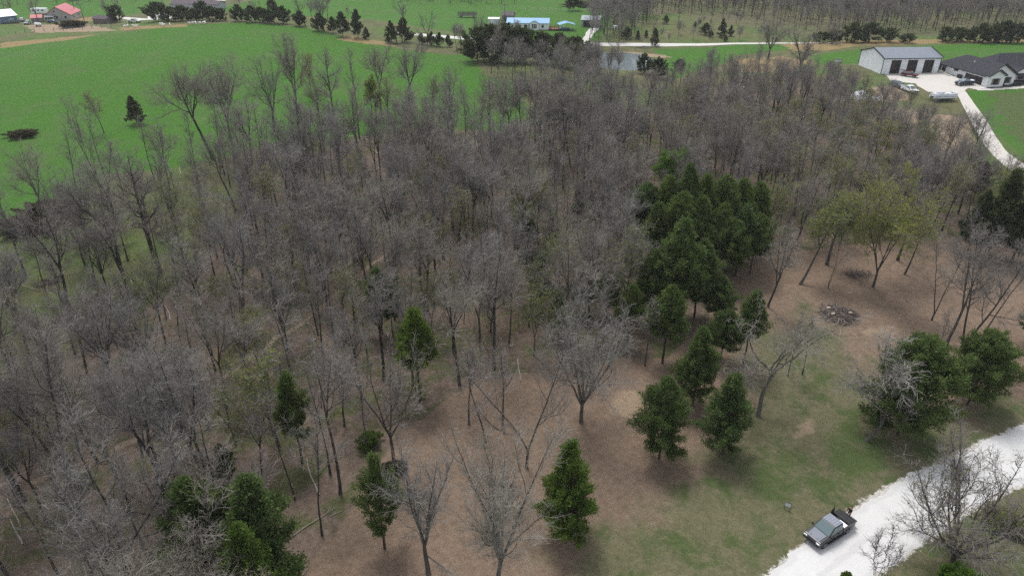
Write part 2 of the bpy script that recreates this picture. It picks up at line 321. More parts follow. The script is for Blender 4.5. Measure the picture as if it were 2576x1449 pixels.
def resample(pts, n):
    P = np.array(pts, float); s = np.concatenate([[0], np.cumsum(np.hypot(*np.diff(P, axis=0).T))]); t = np.linspace(0, s[-1], n)
    out = np.stack([np.interp(t, s, P[:, k]) for k in (0, 1)], -1)
    for _ in range(3): out[1:-1] = (out[:-2] + 2 * out[1:-1] + out[2:]) / 4
    return out
def strip(name, L_, R_pts, material, up=.03, nlen=160, nw=10, jit=.25, seed=3):
    rs = np.random.RandomState(seed); A = resample(L_, nlen); B = resample(R_pts, nlen)
    d = (B - A) / np.linalg.norm(B - A, axis=1, keepdims=True)
    w = lambda: np.convolve(rs.normal(0, 1, nlen + 4), np.ones(5) / 2.2, 'valid')[:, None] * jit
    A = A + d * w(); B = B + d * w()
    t = np.linspace(0, 1, nw); P = A[:, None] * (1 - t)[None, :, None] + B[:, None] * t[None, :, None]
    V = [(x, y, H(x, y) + up - (.05 if j in (0, nw - 1) else 0)) for r in P for j, (x, y) in enumerate(r)]
    i = np.arange(nlen * nw).reshape(nlen, nw)
    me = npmesh(name, V, [np.stack([i[:-1, :-1], i[:-1, 1:], i[1:, 1:], i[1:, :-1]], -1).reshape(-1, 4)], [material], smooth=True)
    at = me.attributes.new('track', 'FLOAT', 'POINT')
    tr = np.exp(-((t - .5) / .07) ** 2) * .9 + np.exp(-((t - .03) / .1) ** 2) + np.exp(-((t - .97) / .1) ** 2)
    at.data.foreach_set('value', np.tile(tr, nlen).astype(np.float32))
    return struct(link(name, me))
GRAV = gravel_mat("white_gravel", (.505, .50, .49), (.56, .555, .545)); GRAV2 = gravel_mat("pale_gravel", (.42, .41, .39), (.56, .55, .52), False)
CONC = gravel_mat("concrete", (.42, .395, .36), (.52, .495, .46), False); MUDT = gravel_mat("bare_track", (.15, .115, .085), (.24, .19, .145), False)
strip("gravel_road", gp(ROAD_L), gp(ROAD_R), GRAV, nlen=220, nw=24)
strip("valley_road", gp([(1000, 80), (1100, 88), (1200, 96), (1330, 103), (1480, 106), (1600, 108), (1700, 109.5), (1850, 108), (2000, 108), (2120, 108)]),
      gp([(1000, 86), (1100, 95), (1200, 104), (1330, 111), (1480, 114), (1600, 117), (1700, 117), (1850, 112.5), (2000, 110.5), (2120, 110)]), GRAV2, nlen=140, nw=8, jit=.12)
strip("hill_road", gp([(370, 34), (420, 29), (460, 20), (520, 6), (580, -8), (640, -22)]), gp([(370, 52), (430, 46), (480, 25), (545, 8), (600, -6), (655, -20)]), GRAV2, nlen=50, nw=6)
strip("farm_lane", gp([(250, 40), (310, 43), (375, 48)]), gp([(250, 43), (310, 47), (375, 53)]), GRAV2, nlen=20, nw=4, jit=.1)
strip("farm_drive", gp([(1482, 72), (1470, 85), (1462, 106)]), gp([(1512, 70), (1500, 84), (1482, 106)]), GRAV2, nlen=20, nw=5)
strip("concrete_driveway", gp([(2396, 222), (2419, 268), (2438, 307), (2462, 353), (2491, 390), (2536, 431), (2610, 477), (2750, 547)]), gp([(2427, 222), (2455, 262), (2484, 299), (2510, 343), (2535, 380), (2576, 408), (2650, 450), (2790, 520)]), CONC, nlen=80, nw=5, jit=.04)
strip("dirt_path", gp([(-60, 1228), (100, 1203), (205, 1163), (330, 1108), (500, 988), (600, 916), (700, 846), (775, 796), (860, 722), (950, 650), (1015, 600)]), gp([(-60, 1235), (100, 1211), (211, 1170), (338, 1115), (508, 994.5), (608, 922), (708, 851), (783, 801), (868, 726), (958, 654), (1023, 604)]), MUDT, nlen=160, nw=6, jit=.25)
def pad(name, pts, material, up=.04):
    g = [G(u, v) for u, v in pts]; P = gp(pts); xs = [p[0] for p in P]; ys = [p[1] for p in P]
    X = np.arange(min(xs), max(xs) + .6, .6); Y = np.arange(min(ys), max(ys) + .6, .6); gx, gy = np.meshgrid(X, Y)
    ins = sdist(P, gx, gy) > 0; m = {}; V = []; Fc = []
    for j in range(len(Y) - 1):
        for i in range(len(X) - 1):
            if ins[j, i]:
                q = []
                for a, b in ((i, j), (i + 1, j), (i + 1, j + 1), (i, j + 1)):
                    if (a, b) not in m: m[(a, b)] = len(V); V.append((X[a], Y[b], H(X[a], Y[b]) + up))
                    q.append(m[(a, b)])
                Fc.append(q)
    return struct(link(name, npmesh(name, V, [np.array(Fc)], [material])))
pad("yard_apron", [(2222, 186), (2362, 183), (2385, 190), (2475, 216), (2478, 222), (2432, 224), (2405, 240), (2330, 232), (2300, 212), (2240, 205)], CONC)
pad("sidewalk", [(2432, 222), (2446, 217), (2470, 226), (2580, 218), (2760, 205), (2760, 212), (2580, 224), (2466, 230)], CONC, .05)
pad("mulch_bed", [(2448, 217), (2472, 225.5), (2580, 217.5), (2640, 212), (2600, 195), (2540, 203), (2476, 214)], mat("dark_mulch", (.035, .032, .034), .95, bmp=.6), .03)

wm, wnn, wb = nt("pond_water"); wb.inputs['Base Color'].default_value = (.16, .19, .20, 1); wb.inputs['Roughness'].default_value = .08; wb.inputs['Specular IOR Level'].default_value = .8
bump(wnn, wb, noise(wnn, 1.2, 3, .6, geopos(wnn)), .12, .05)
zw = H(PX, PY) + 1.0
b = MB(); b.add([(PX + 17 * math.cos(k / 48 * 6.2832), PY + 32 * math.sin(k / 48 * 6.2832), zw) for k in range(48)], [tuple(range(48))])
struct(b.build("pond_water", wm))

# ---------------------------------------------------------------- buildings
GLASS = mat("window_glass", (.018, .022, .026), .12, spec=.6, var=.05); WHITE_TRIM = mat("white_trim", (.72, .72, .71), .6); BLACK_TRIM = mat("black_trim", (.022, .022, .024), .5)
DARK_DOOR = mat("dark_door_paint", (.020, .017, .017), .45, var=.2)
def slab_roof(bm, W_, L_, eave, rise, over, th, mi=0, y0=None, y1=None):
    h = W_ / 2; k = rise / h; a = -L_ / 2 - over if y0 is None else y0; b = L_ / 2 + over if y1 is None else y1
    for s in (-1, 1):
        x0, x1 = s * (h + over), 0; z0, z1 = eave - k * over + th, eave + rise + th
        q = [(x0, a, z0), (x0, b, z0), (x1, b, z1), (x1, a, z1)]
        bm.slab(q if s < 0 and False else (q[::-1] if s < 0 else q), th, mi)
def gable(name, label, cat, p, yaw, W_, L_, eave, rise, wallm, roofm, over=.35, th=.14, found=None, group=None, trim=None):
    t = thing(name, label, cat, p, yaw, group)
    k = rise / (W_ / 2); o = [(-W_ / 2, -1.5), (W_ / 2, -1.5), (W_ / 2, eave), (0, eave + rise), (-W_ / 2, eave)]
    MB().prism(o, -L_ / 2, L_ / 2).build('wall', wallm, t)
    b = MB(); slab_roof(b, W_, L_, eave, rise, over, th); rf = b.build('roof', roofm, t)
    if found:
        MB().box((0, 0, -.6), (W_ + .12, L_ + .12, 1.9)).build('foundation', found, t)
    if trim:
        b = MB()
        for sy in (-1, 1):
            y = sy * (L_ / 2 + over + .012)
            for s in (-1, 1):
                zz = eave - k * over; b.slab([(s * (W_ / 2 + over), y - .03, zz + th + .05), (0, y - .03, eave + rise + th + .05), (0, y + .03, eave + rise + th + .05), (s * (W_ / 2 + over), y + .03, zz + th + .05)], .26)
        for s in (-1, 1):
            b.box((s * (W_ / 2 + over + .03), 0, eave - k * over + .02), (.08, L_ + 2 * over, .2))
            for sy in (-1, 1): b.box((s * (W_ / 2 + .02), sy * (L_ / 2 + .02), eave / 2 - .2), (.14, .14, eave + .2))
        b.build('trim', trim, t)
    return t
def panel(t, W_, L_, side, s, z, w, h, name, m, proud=.05, frame=None, pane=None):
    # side f/b: +X / -X wall, s runs along Y; side l/r: -Y / +Y end, s runs along X
    def bx(w_, h_, d, off):
        if side in 'fb': return MB().box(((W_ / 2 + off) * (1 if side == 'f' else -1), s, z + h / 2), (d, w_, h_))
        return MB().box((s, (L_ / 2 + off) * (1 if side == 'r' else -1), z + h / 2), (w_, d, h_))
    if frame:
        o = bx(w + .2, h + .2, .08, .02).build(name, frame, t); bx(w, h, .04, .06).build('pane', m, o); return o
    return bx(w, h, .1, proud - .02).build(name, m, t)
def at(u, v, dz=0): p = G(u, v); return Vector((p.x, p.y, p.z + dz))

SIDING = stripes("white_ribbed_siding", (.74, .76, .78), .35, 1, .9, .5); SIDING_X = stripes("white_board_siding", (.76, .77, .78), .4, 0, .92, .5)
MROOF = stripes("grey_metal_roof", (.135, .155, .19), .45, 1, .82, .42, 0., .5)
pz = H(125, 221) - .05
sh = gable("workshop", "long white metal workshop with grey roof and three tall dark doors", "workshop", (125.05 - .38, 220.8 + 7.1, pz), R_(3.1 - 90), 14.2, 18.4, 4.7, 1.9, SIDING, MROOF, trim=BLACK_TRIM)
for s in (-5.0, .3, 5.6):
    d = panel(sh, 14.2, 18.4, 'f', s, .05, 3.1, 4.05, 'overhead_door', DARK_DOOR)
    b = MB()
    for k in range(1, 5): b.box((7.165, s, .05 + k * .81), (.03, 3.0, .035))
    b.build('door_seam', BLACK_TRIM, d)
panel(sh, 14.2, 18.4, 'f', 8.1, .05, .95, 2.05, 'side_door', WHITE_TRIM)

SHING = mat("dark_shingles", (.028, .029, .036), .9, var=.3, scale=9, bmp=.4, bs=20); BRICKB = mat("pale_block", (.30, .27, .235), .9, var=.25, scale=5)
hz = H(141, 205) + .15; HY = R_(9)
hs = thing("farmhouse", "white modern farmhouse with dark shingle hip and gable roofs", "house", (139.2, 205.6, hz), HY)
LW, WW, EV, RS = 20.0, 10.0, 2.95, 3.0       # garage wing
b = MB(); b.prism([(0, -2), (WW, -2), (WW, EV), (WW / 2, EV + RS), (0, EV)], 0, LW - 5)
b.box((WW / 2, LW - 2.5, EV / 2 - 1), (WW, 5, EV + 2)); b.prism([(.001, -2), (5.4, -2), (5.4, EV), (2.7, EV + 1.62), (.001, EV)], -1.3, -.002)
b.box((WW + 8.3, 10.5, EV / 2 - 1), (16.6, 12.6, EV + 2)); b.build('wall', SIDING_X, hs)
MB().box((WW / 2, LW / 2, -1.2), (WW + .14, LW + .14, 2.1)).box((WW + 8.3, 10.5, -1.2), (16.75, 12.7, 2.1)).box((2.7, -.7, -1.2), (5.54, 1.34, 2.1)).build('foundation', BRICKB, hs)
k = RS / (WW / 2); ov = .45; th = .16; ze = EV - k * ov + th; zr = EV + RS + th
b = MB(); yb, yf = LW + ov, -ov
b.slab([(WW + ov, yf, ze), (WW + ov, yb, ze), (WW / 2, LW - 5.2, zr), (WW / 2, yf, zr)], th); b.slab([(WW / 2, yf, zr), (WW / 2, LW - 5.2, zr), (-ov, yb, ze), (-ov, yf, ze)], th)
b.slab([(WW + ov, yb, ze), (-ov, yb, ze), (WW / 2, LW - 5.2, zr)], th)
k2 = 1.62 / 2.7; z2 = EV - k2 * .35 + .18
b.slab([(5.75, -1.7, z2), (5.75, -.46, z2), (2.7, -.46, EV + 1.8), (2.7, -1.7, EV + 1.8)], .15); b.slab([(2.7, -1.7, EV + 1.8), (2.7, -.46, EV + 1.8), (-.35, -.46, z2), (-.35, -1.7, z2)], .15)
X0, X1, Y0, Y1 = WW - 4.6, WW + 17.1, 3.7, 17.3; ym = (Y0 + Y1) / 2; zh = zr + .95; hi = 6.6
b.slab([(X0, Y0, ze), (X1, Y0, ze), (X1 - hi, ym, zh), (X0 + hi, ym, zh)], th); b.slab([(X1, Y1, ze), (X0, Y1, ze), (X0 + hi, ym, zh), (X1 - hi, ym, zh)], th)
b.slab([(X1, Y0, ze), (X1, Y1, ze), (X1 - hi, ym, zh)], th); b.slab([(X0, Y1, ze), (X0, Y0, ze), (X0 + hi, ym, zh)], th)
rf = b.build('roof', SHING, hs); MB().tube([(3.0, 9, ze + 1.5), (3.0, 9, ze + 2.5)], .11, 8).build('vent_pipe', WHITE_TRIM, rf)
b = MB()
for (xa, za_, xb, zb_, y) in ((WW + ov, ze, WW / 2, zr, yf - .03), (-ov, ze, WW / 2, zr, yf - .03), (5.75, z2, 2.7, EV + 1.8, -1.73), (-.35, z2, 2.7, EV + 1.8, -1.73)):
    b.slab([(xa, y - .03, za_ + .03), (xb, y - .03, zb_ + .03), (xb, y + .03, zb_ + .03), (xa, y + .03, za_ + .03)], .3)
b.box((-ov - .03, LW / 2, ze - .12), (.08, LW + 2 * ov, .22)); b.build('trim', BLACK_TRIM, hs)
for y, w in ((4.55, 4.9), (1.35, 2.5)):      # garage doors on the side wall
    d = MB().box((-.04, y + .6, 1.02), (.1, w, 2.3)).build('garage_door', DARK_DOOR, hs); q = MB()
    for i in range(1, 4): q.box((-.1, y + .6, -.13 + i * .575), (.03, w - .1, .03))
    q.build('door_seam', BLACK_TRIM, d)
def win(x, y, z, w, h, ax, shut=False):
    d = (.08, w + .18, h + .18) if ax == 'x' else (w + .18, .08, h + .18); o = MB().box((x, y, z), d).build('window', BLACK_TRIM, hs)
    s = -.03 if True else 0; MB().box((x + (s if ax == 'x' else 0), y + (s if ax != 'x' else 0), z), (.08, w, h) if ax == 'x' else (w, .08, h)).build('pane', GLASS, o)
    if shut:
        for q in (-1, 1): MB().box((x + q * (w / 2 + .42), y - .02, z), (.52, .06, h + .2)).build('shutter', mat("weathered_wood", (.20, .17, .145), .85, var=.25, scale=4), hs)
win(-.02, 18.6, 1.75, .7, 1.35, 'x'); win(-.02, 16.9, 1.75, 1.4, 1.5, 'x'); win(-.02, 11.8, 2.2, 1.6, .45, 'x')
win(2.7, -1.32, 1.35, 1.3, 1.6, 'y', True); win(7.6, -.02, 1.35, 1.3, 1.6, 'y', True); win(16.2, 4.17, 1.4, 1.6, 1.7, 'y', True); win(21.5, 4.17, 1.4, 1.6, 1.7, 'y', True)
b = MB(); pk = 1.25 / 2.6
b.slab([(16.0, .9, 3.05), (16.0, 6.6, 3.05), (13.2, 6.6, 4.5), (13.2, .9, 4.5)], .16); b.slab([(13.2, .9, 4.5), (13.2, 6.6, 4.5), (10.4, 6.6, 3.05), (10.4, .9, 3.05)], .16)
po = b.build('porch_roof', SHING, hs); MB().prism([(10.7, 2.95), (15.7, 2.95), (13.2, 4.2)], 1.05, 1.2).build('gable_board', WHITE_TRIM, po)
for x in (10.8, 15.6): MB().box((x, 1.4, 1.4), (.42, .42, 3.1)).build('porch_post', mat("dark_timber", (.055, .035, .025), .8), hs)
MB().box((13.2, 2.7, -.35), (5.4, 3.0, .6)).build('porch_floor', CONC, hs); MB().box((13.2, 4.16, 1.05), (1.0, .08, 2.1)).build('front_door', mat("stained_wood_door", (.09, .05, .03), .6), hs)
def onhouse(x, y, z=0): v = Matrix.Rotation(HY, 3, 'Z') @ Vector((x, y, 0)); return Vector((139.2 + v.x, 205.6 + v.y, H(139.2 + v.x, 205.6 + v.y) + z))
for i, (x, y) in enumerate(((-.7, 8.6), (-.7, 9.4))):
    t = thing("trash_bin", ["black wheeled trash bin nearest the farmhouse garage door", "black wheeled trash bin farther from the farmhouse garage door"][i], "trash bin", onhouse(x, y), HY, "trash bins by the garage")
    MB().box((0, 0, .52), (.6, .6, .95), top=(1.12, 1.12)).build('bin_body', BLACK_TRIM, t, bevel=.03); MB().box((0, 0, 1.04), (.74, .74, .08)).build('lid', BLACK_TRIM, t, bevel=.02)
    for s in (-.25, .25): MB().lathe([(.1, -.03), (.1, .03)], 10, (-.3, s, .1), ax='y').build('wheel', BLACK_TRIM, t)
for i, (x, y) in enumerate(((6.0, -.75), (9.6, -.75), (11.9, -.6), (15.3, -1.9))):
    o = MB().lathe([(.2, -.2), (.42, .0), (.5, .25), (.46, .48), (.3, .62), (.1, .68)], 10, mi=0).build("clipped_shrub", mat("shrub_green", (.02, .026, .018), .9, var=.4, scale=8, bmp=.8, bs=14), loc=onhouse(x, y), smooth=True)
    tag(o, f"dark clipped shrub, {['first','second','third','fourth'][i]} from the left in the mulch bed by the farmhouse", "shrub", "shrubs along the mulch bed")
o = MB().lathe([(.95, -.1), (.95, .1), (.85, .16), (.3, .18)], 20).build("well_cover", mat("pale_lid", (.5, .5, .5), .6), loc=at(2474, 223.4)); tag(o, "round pale lid lying in the dark mulch at the house corner", "well cover")
t = thing("well_box", "small white box with dark lid on the lawn left of the workshop", "utility box", at(2108, 157)); MB().box((0, 0, .4), (1.6, 1.1, .8)).build('box_body', WHITE_TRIM, t); MB().box((0, 0, .86), (1.75, 1.25, .12)).build('lid', BLACK_TRIM, t)
ROCK = mat("limestone", (.36, .33, .29), .9, var=.25, scale=3, bmp=.6)
def rock(p, r, label, group=None, seed=0):
    rr = random.Random(seed); b = MB(); pr = [(.5, -.25), (1.0, .0), (.92, .35), (.62, .62), (.15, .75)]
    b.lathe(pr, 8); b.v = [(x * r * rr.uniform(.75, 1.25), y * r * rr.uniform(.7, 1.2), z * r * rr.uniform(.8, 1.1)) for x, y, z in b.v]
    return tag(b.build("boulder", ROCK, loc=p), label, "boulder", group)
for i, (u, v, r) in enumerate(((2366, 183, .8), (2374, 186, .7), (2380, 189, .65), (2386, 191, .6))): rock(at(u, v), r, f"pale limestone boulder, {['first','second','third','last'][i]} from the workshop corner along the lawn edge", "boulders by the workshop", i)

# blue-roofed home and its yard
BROOF = stripes("blue_metal_roof", (.085, .27, .46), .45, 1, .88, .4, 0, .5); WALLW = mat("white_wall", (.66, .68, .70), .7, var=.06)
bz = H(6, 312) - .15; BY = R_(-5.2 - 90)
bh = gable("ranch_home", "long white single-storey home with a bright blue metal roof", "house", (7.1, 314.0, bz), BY, 7.6, 17.8, 2.75, 1.5, WALLW, BROOF, found=BRICKB)
for s in (-6.6, -3.4, -.9, 6.4): panel(bh, 7.6, 17.8, 'f', s, .95, .95 if s != -.9 else 1.5, 1.15, 'window', GLASS, frame=WHITE_TRIM)
panel(bh, 7.6, 17.8, 'f', .75, .1, .95, 2.05, 'front_door', mat("grey_door", (.2, .22, .24), .5))
b = MB(); b.prism([(-1.9, 0), (1.9, 0), (1.9, 2.9), (0, 3.75), (-1.9, 2.9)], 2.2, 4.25); o = b.build('entry_gable', WALLW, bh); o.rotation_euler = (0, 0, R_(-90)); o.location = (0, 2.8, 0)
g2 = MB().slab([(-2.2, 1.4, 2.82), (0, 1.4, 3.86), (0, 4.45, 3.86), (-2.2, 4.45, 2.82)], .1).slab([(0, 1.4, 3.86), (2.2, 1.4, 2.82), (2.2, 4.45, 2.82), (0, 4.45, 3.86)], .1).build('entry_roof', BROOF, bh); g2.rotation_euler = (0, 0, R_(-90)); g2.location = (0, 2.8, 0)
for s in (-.75, .0, .75):
    w = MB().box((4.28, 2.8 + s, 1.6), (.08, .66, 1.9)).build('tall_window', WHITE_TRIM, bh); MB().box((4.33, 2.8 + s, 1.6), (.05, .52, 1.75)).build('pane', GLASS, w)
MB().tube([(-.9, 4.3, 3.6), (-.9, 4.3, 5.0)], .16, 8).build('chimney_pipe', mat("galvanised", (.35, .36, .37), .5, .3), bh)
MB().slab([(-3.9, -1.2, 2.75), (-3.9, 6.5, 2.75), (-6.6, 6.5, 2.35), (-6.6, -1.2, 2.35)][::-1], .1).box((-6.4, -1, 1.1), (.12, .12, 2.5)).box((-6.4, 6.3, 1.1), (.12, .12, 2.5)).build('back_porch_roof', mat("pale_metal", (.55, .62, .66), .5), bh)
t = thing("deck", "rusty red wooden deck with railings at the right end of the blue-roofed home", "deck", at(1390, 76), R_(-5)); RW = mat("red_stained_wood", (.22, .085, .065), .85, var=.3, scale=3)
MB().box((0, 0, .55), (5.6, 4.4, .16)).build('floor', RW, t); 
for x in (-2.7, -.9, .9, 2.7):
    for y in (-2.1, 2.1): MB().box((x, y, .75), (.14, .14, 2.2)).build('post', RW, t)
for y in (-2.1, 2.1):
    b = MB()
    for z in (1.1, 1.65): b.box((0, y, z), (5.4, .08, .1))
    for i in range(13): b.box((-2.55 + i * .425, y, 1.15), (.05, .05, 1.2))
    b.build('railing', RW, t)
p = at(1424, 75.5); t = thing("carport", "open carport with a blue metal roof right of the deck", "carport", p, R_(6))
b = MB(); slab_roof(b, 6.6, 5.6, 2.35, .85, .3, .08); o = b.build('roof', BROOF, t)
for x in (-3.1, 3.1):
    for y in (-2.5, 2.5): MB().box((x, y, 1.1), (.12, .12, 2.6)).build('post', WHITE_TRIM, t)
p = at(1243, 61.5); t = gable("garden_shed", "small white metal shed with a white roof left of the blue-roofed home", "shed", p, R_(-4 - 90), 3.6, 4.8, 2.3, .45, mat("pale_grey_siding", (.46, .48, .50), .6), mat("white_roof", (.8, .82, .84), .5), over=.15)
panel(t, 3.6, 4.8, 'f', -.6, .05, 1.2, 1.95, 'door', WHITE_TRIM)
p = at(1279, 53.5); t = gable("barn_shed", "weathered grey-brown wooden shed behind the white shed", "shed", p, R_(-10 - 90), 4.2, 5.4, 2.6, 1.5, mat("weathered_boards", (.19, .165, .16), .9, var=.25, scale=3), mat("old_shingles", (.115, .10, .105), .9, var=.25), over=.2)
panel(t, 4.2, 5.4, 'f', -1.0, .05, 1.4, 2.1, 'door', mat("shed_door", (.10, .085, .08), .9))
def pole(u, v, h, label, lamp=True):
    t = thing("utility_pole", label, "utility pole", at(u, v)); MB().tube([(0, 0, -.5), (0, 0, h)], [.15, .09], 8).build('pole', mat("old_pole_wood", (.10, .085, .07), .9), t)
    MB().box((0, 0, h - .7), (1.7, .1, .12)).build('crossarm', mat("old_pole_wood", (), .9), t)
    if lamp:
        MB().lathe([(.2, -.45), (.23, .3), (.15, .42)], 10, (.28, 0, h - 1.9)).build('transformer', mat("galvanised", (), .5), t)
pole(1270, 55, 8.0, "utility pole with a transformer beside the weathered shed"); pole(193, 45, 10, "thin utility pole in front of the red-roofed house", False); pole(213, 57, 9.5, "utility pole at the right corner of the red-roofed house"); pole(419, 50, 9.0, "thin pole beside the gravel apron of the hill road", False)
p = at(1487, 66); t = gable("pole_barn", "grey open-fronted pole barn half hidden by bare trees", "barn", p, R_(-12 - 90), 7, 8, 2.9, 1.3, mat("grey_metal_wall", (.30, .31, .32), .6), mat("dull_metal_roof", (.25, .29, .32), .5), over=.3); panel(t, 7, 8, 'f', -1.6, .05, 3.0, 2.5, 'bay_shade_panel', BLACK_TRIM)  # black panel on the solid wall paints in the shade of an open bay
t = thing("hay_feeder", "long dark slatted hay wagon standing in the meadow", "hay wagon", at(1176, 45), R_(-4)); WD = mat("grey_wood", (.12, .11, .10), .9, var=.25)
b = MB(); [b.box((0, s * 1.1, 1.0 + z), (9.0, .08, .16)) for s in (-1, 1) for z in (.2, .6, 1.0, 1.4)]; [b.box((-4.4 + i * 1.1, s * 1.1, 1.6), (.1, .12, 1.7)) for i in range(9) for s in (-1, 1)]; b.build('rack', WD, t)
MB().box((0, 0, .95), (9.2, 2.3, .18)).build('bed', WD, t)
for x in (-3, 3):
    for s in (-1, 1): MB().lathe([(.42, -.12), (.42, .12)], 12, (x, s * .95, .42), ax='y').build('wheel', BLACK_TRIM, t)

# red-roofed house and the left farmyard
RROOF = stripes("red_metal_roof", (.42, .085, .095), .5, 1, .88, .45, 0, .4); BEIGE = mat("beige_siding", (.33, .32, .29), .8, var=.08)
p = Vector((-207.7, 337.4, H(-203, 334) - .1)); RY = R_(14)
rh = gable("red_roof_house", "beige gabled house with a bright red metal roof", "house", p, RY, 10.8, 15, 2.7, 3.3, BEIGE, RROOF, found=BRICKB)
for s, z in ((-.4, 1.0), (3.2, 1.0)): panel(rh, 10.8, 15, 'l', s, z, 1.0, 1.2, 'window', GLASS, frame=WHITE_TRIM)
panel(rh, 10.8, 15, 'l', -.9, 3.7, .8, .9, 'window', GLASS, frame=WHITE_TRIM)
for s in (-5, -3.2, 2.2, 4.6): panel(rh, 10.8, 15, 'f', s, .9, .9, 1.25, 'window', GLASS, frame=WHITE_TRIM)
b = MB(); b.slab([(-6.2, -10.2, 2.2), (-1.0, -10.2, 2.2), (-1.0, -7.52, 2.75), (-6.2, -7.52, 2.75)], .12); o = b.build('porch_roof', mat("grey_porch_roof", (.17, .18, .21), .6), rh)
for x in (-6.0, -3.6, -1.2): MB().box((x, -10.0, 1.0), (.14, .14, 2.4)).build('porch_post', WHITE_TRIM, rh)
p = at(97, 57); rs = gable("red_shed", "small grey shed with a red roof left of the red-roofed house", "shed", p, R_(20 - 90), 3.6, 4.2, 2.1, 1.1, mat("weathered_boards", (), .9), RROOF, over=.3); panel(rs, 3.6, 4.2, 'r', .2, .05, 1.1, 1.8, 'door', mat("shed_door", (), .9))
p = at(6, 62); bb = gable("blue_barn", "blue-walled building with a white metal roof cut by the left edge", "barn", (p.x - 4, p.y + 4, p.z), R_(-35), 9, 12, 3.0, 2.2, mat("slate_blue_siding", (.12, .17, .25), .7), mat("white_roof", (), .5), over=.4); panel(bb, 9, 12, 'f', -4, .05, 1.2, 2.1, 'door', GLASS); panel(bb, 9, 12, 'f', -1.5, .8, 1.0, 1.1, 'window', GLASS, frame=WHITE_TRIM)
p = at(267, 59); bs = gable("brown_shed", "long low brown shed with a dark purple roof beside the round cedar", "shed", p, R_(-16 - 90), 4.5, 8.6, 1.9, 1.0, mat("brown_boards", (.15, .115, .10), .9, var=.2), mat("dark_purple_roof", (.075, .055, .068), .8), over=.25); panel(bs, 4.5, 8.6, 'f', 1.5, .05, 1.4, 1.7, 'door', mat("shed_door", (), .9))
p = at(500, 22); fb = gable("grey_farm_building", "low grey-roofed building hidden behind the hilltop cedars", "barn", p, R_(-6 - 90), 8, 26, 2.4, 1.4, mat("grey_metal_wall", (), .6), mat("dark_purple_roof", (), .8), over=.3); panel(fb, 8, 26, 'f', 2, .05, 2, 2, 'door', BLACK_TRIM)
p = at(97, 67.5); o = thing("propane_tank", "white propane tank below the small red-roofed shed", "propane tank", p, R_(-25)); MB().lathe([(.05, -1.9), (.45, -1.8), (.62, -1.45), (.62, 1.45), (.45, 1.8), (.05, 1.9)], 14, (0, 0, .95), ax='x').build('tank', mat("white_paint", (.75, .76, .76), .4), o, smooth=True)
for x in (-1, 1): MB().box((x, 0, .2), (.2, .8, .5)).build('leg', BLACK_TRIM, o)
MB().lathe([(.16, 0), (.16, .2), (.05, .26)], 10, (0, 0, 1.5)).build('valve_dome', mat("white_paint", (), .4), o)
p = at(102, 37); t = thing("camper_trailer", "white camper trailer parked behind the small red-roofed shed", "camper", p, R_(2)); MB().box((0, 0, 1.7), (7.2, 2.5, 2.3), top=(.97, .94)).build('body', mat("white_paint", (), .4), t, bevel=.15)
for x, w in ((-2.2, .9), (.1, .7), (2.2, .9)): MB().box((x, -1.22, 1.95), (w, .08, .6)).build('window', GLASS, t)
MB().box((1.15, -1.22, 1.55), (.65, .07, 1.7)).build('door', WHITE_TRIM, t); MB().box((-.5, 0, 2.98), (.9, .7, .28)).build('roof_unit', WHITE_TRIM, t)
for x in (-.5, .45):
    for s in (-1, 1): MB().lathe([(.36, -.1), (.36, .1)], 12, (x, s * 1.12, .36), ax='y').build('wheel', BLACK_TRIM, t)
MB().tube([(3.5, 0, .5), (4.7, 0, .5)], .07, 6).build('hitch', BLACK_TRIM, t)

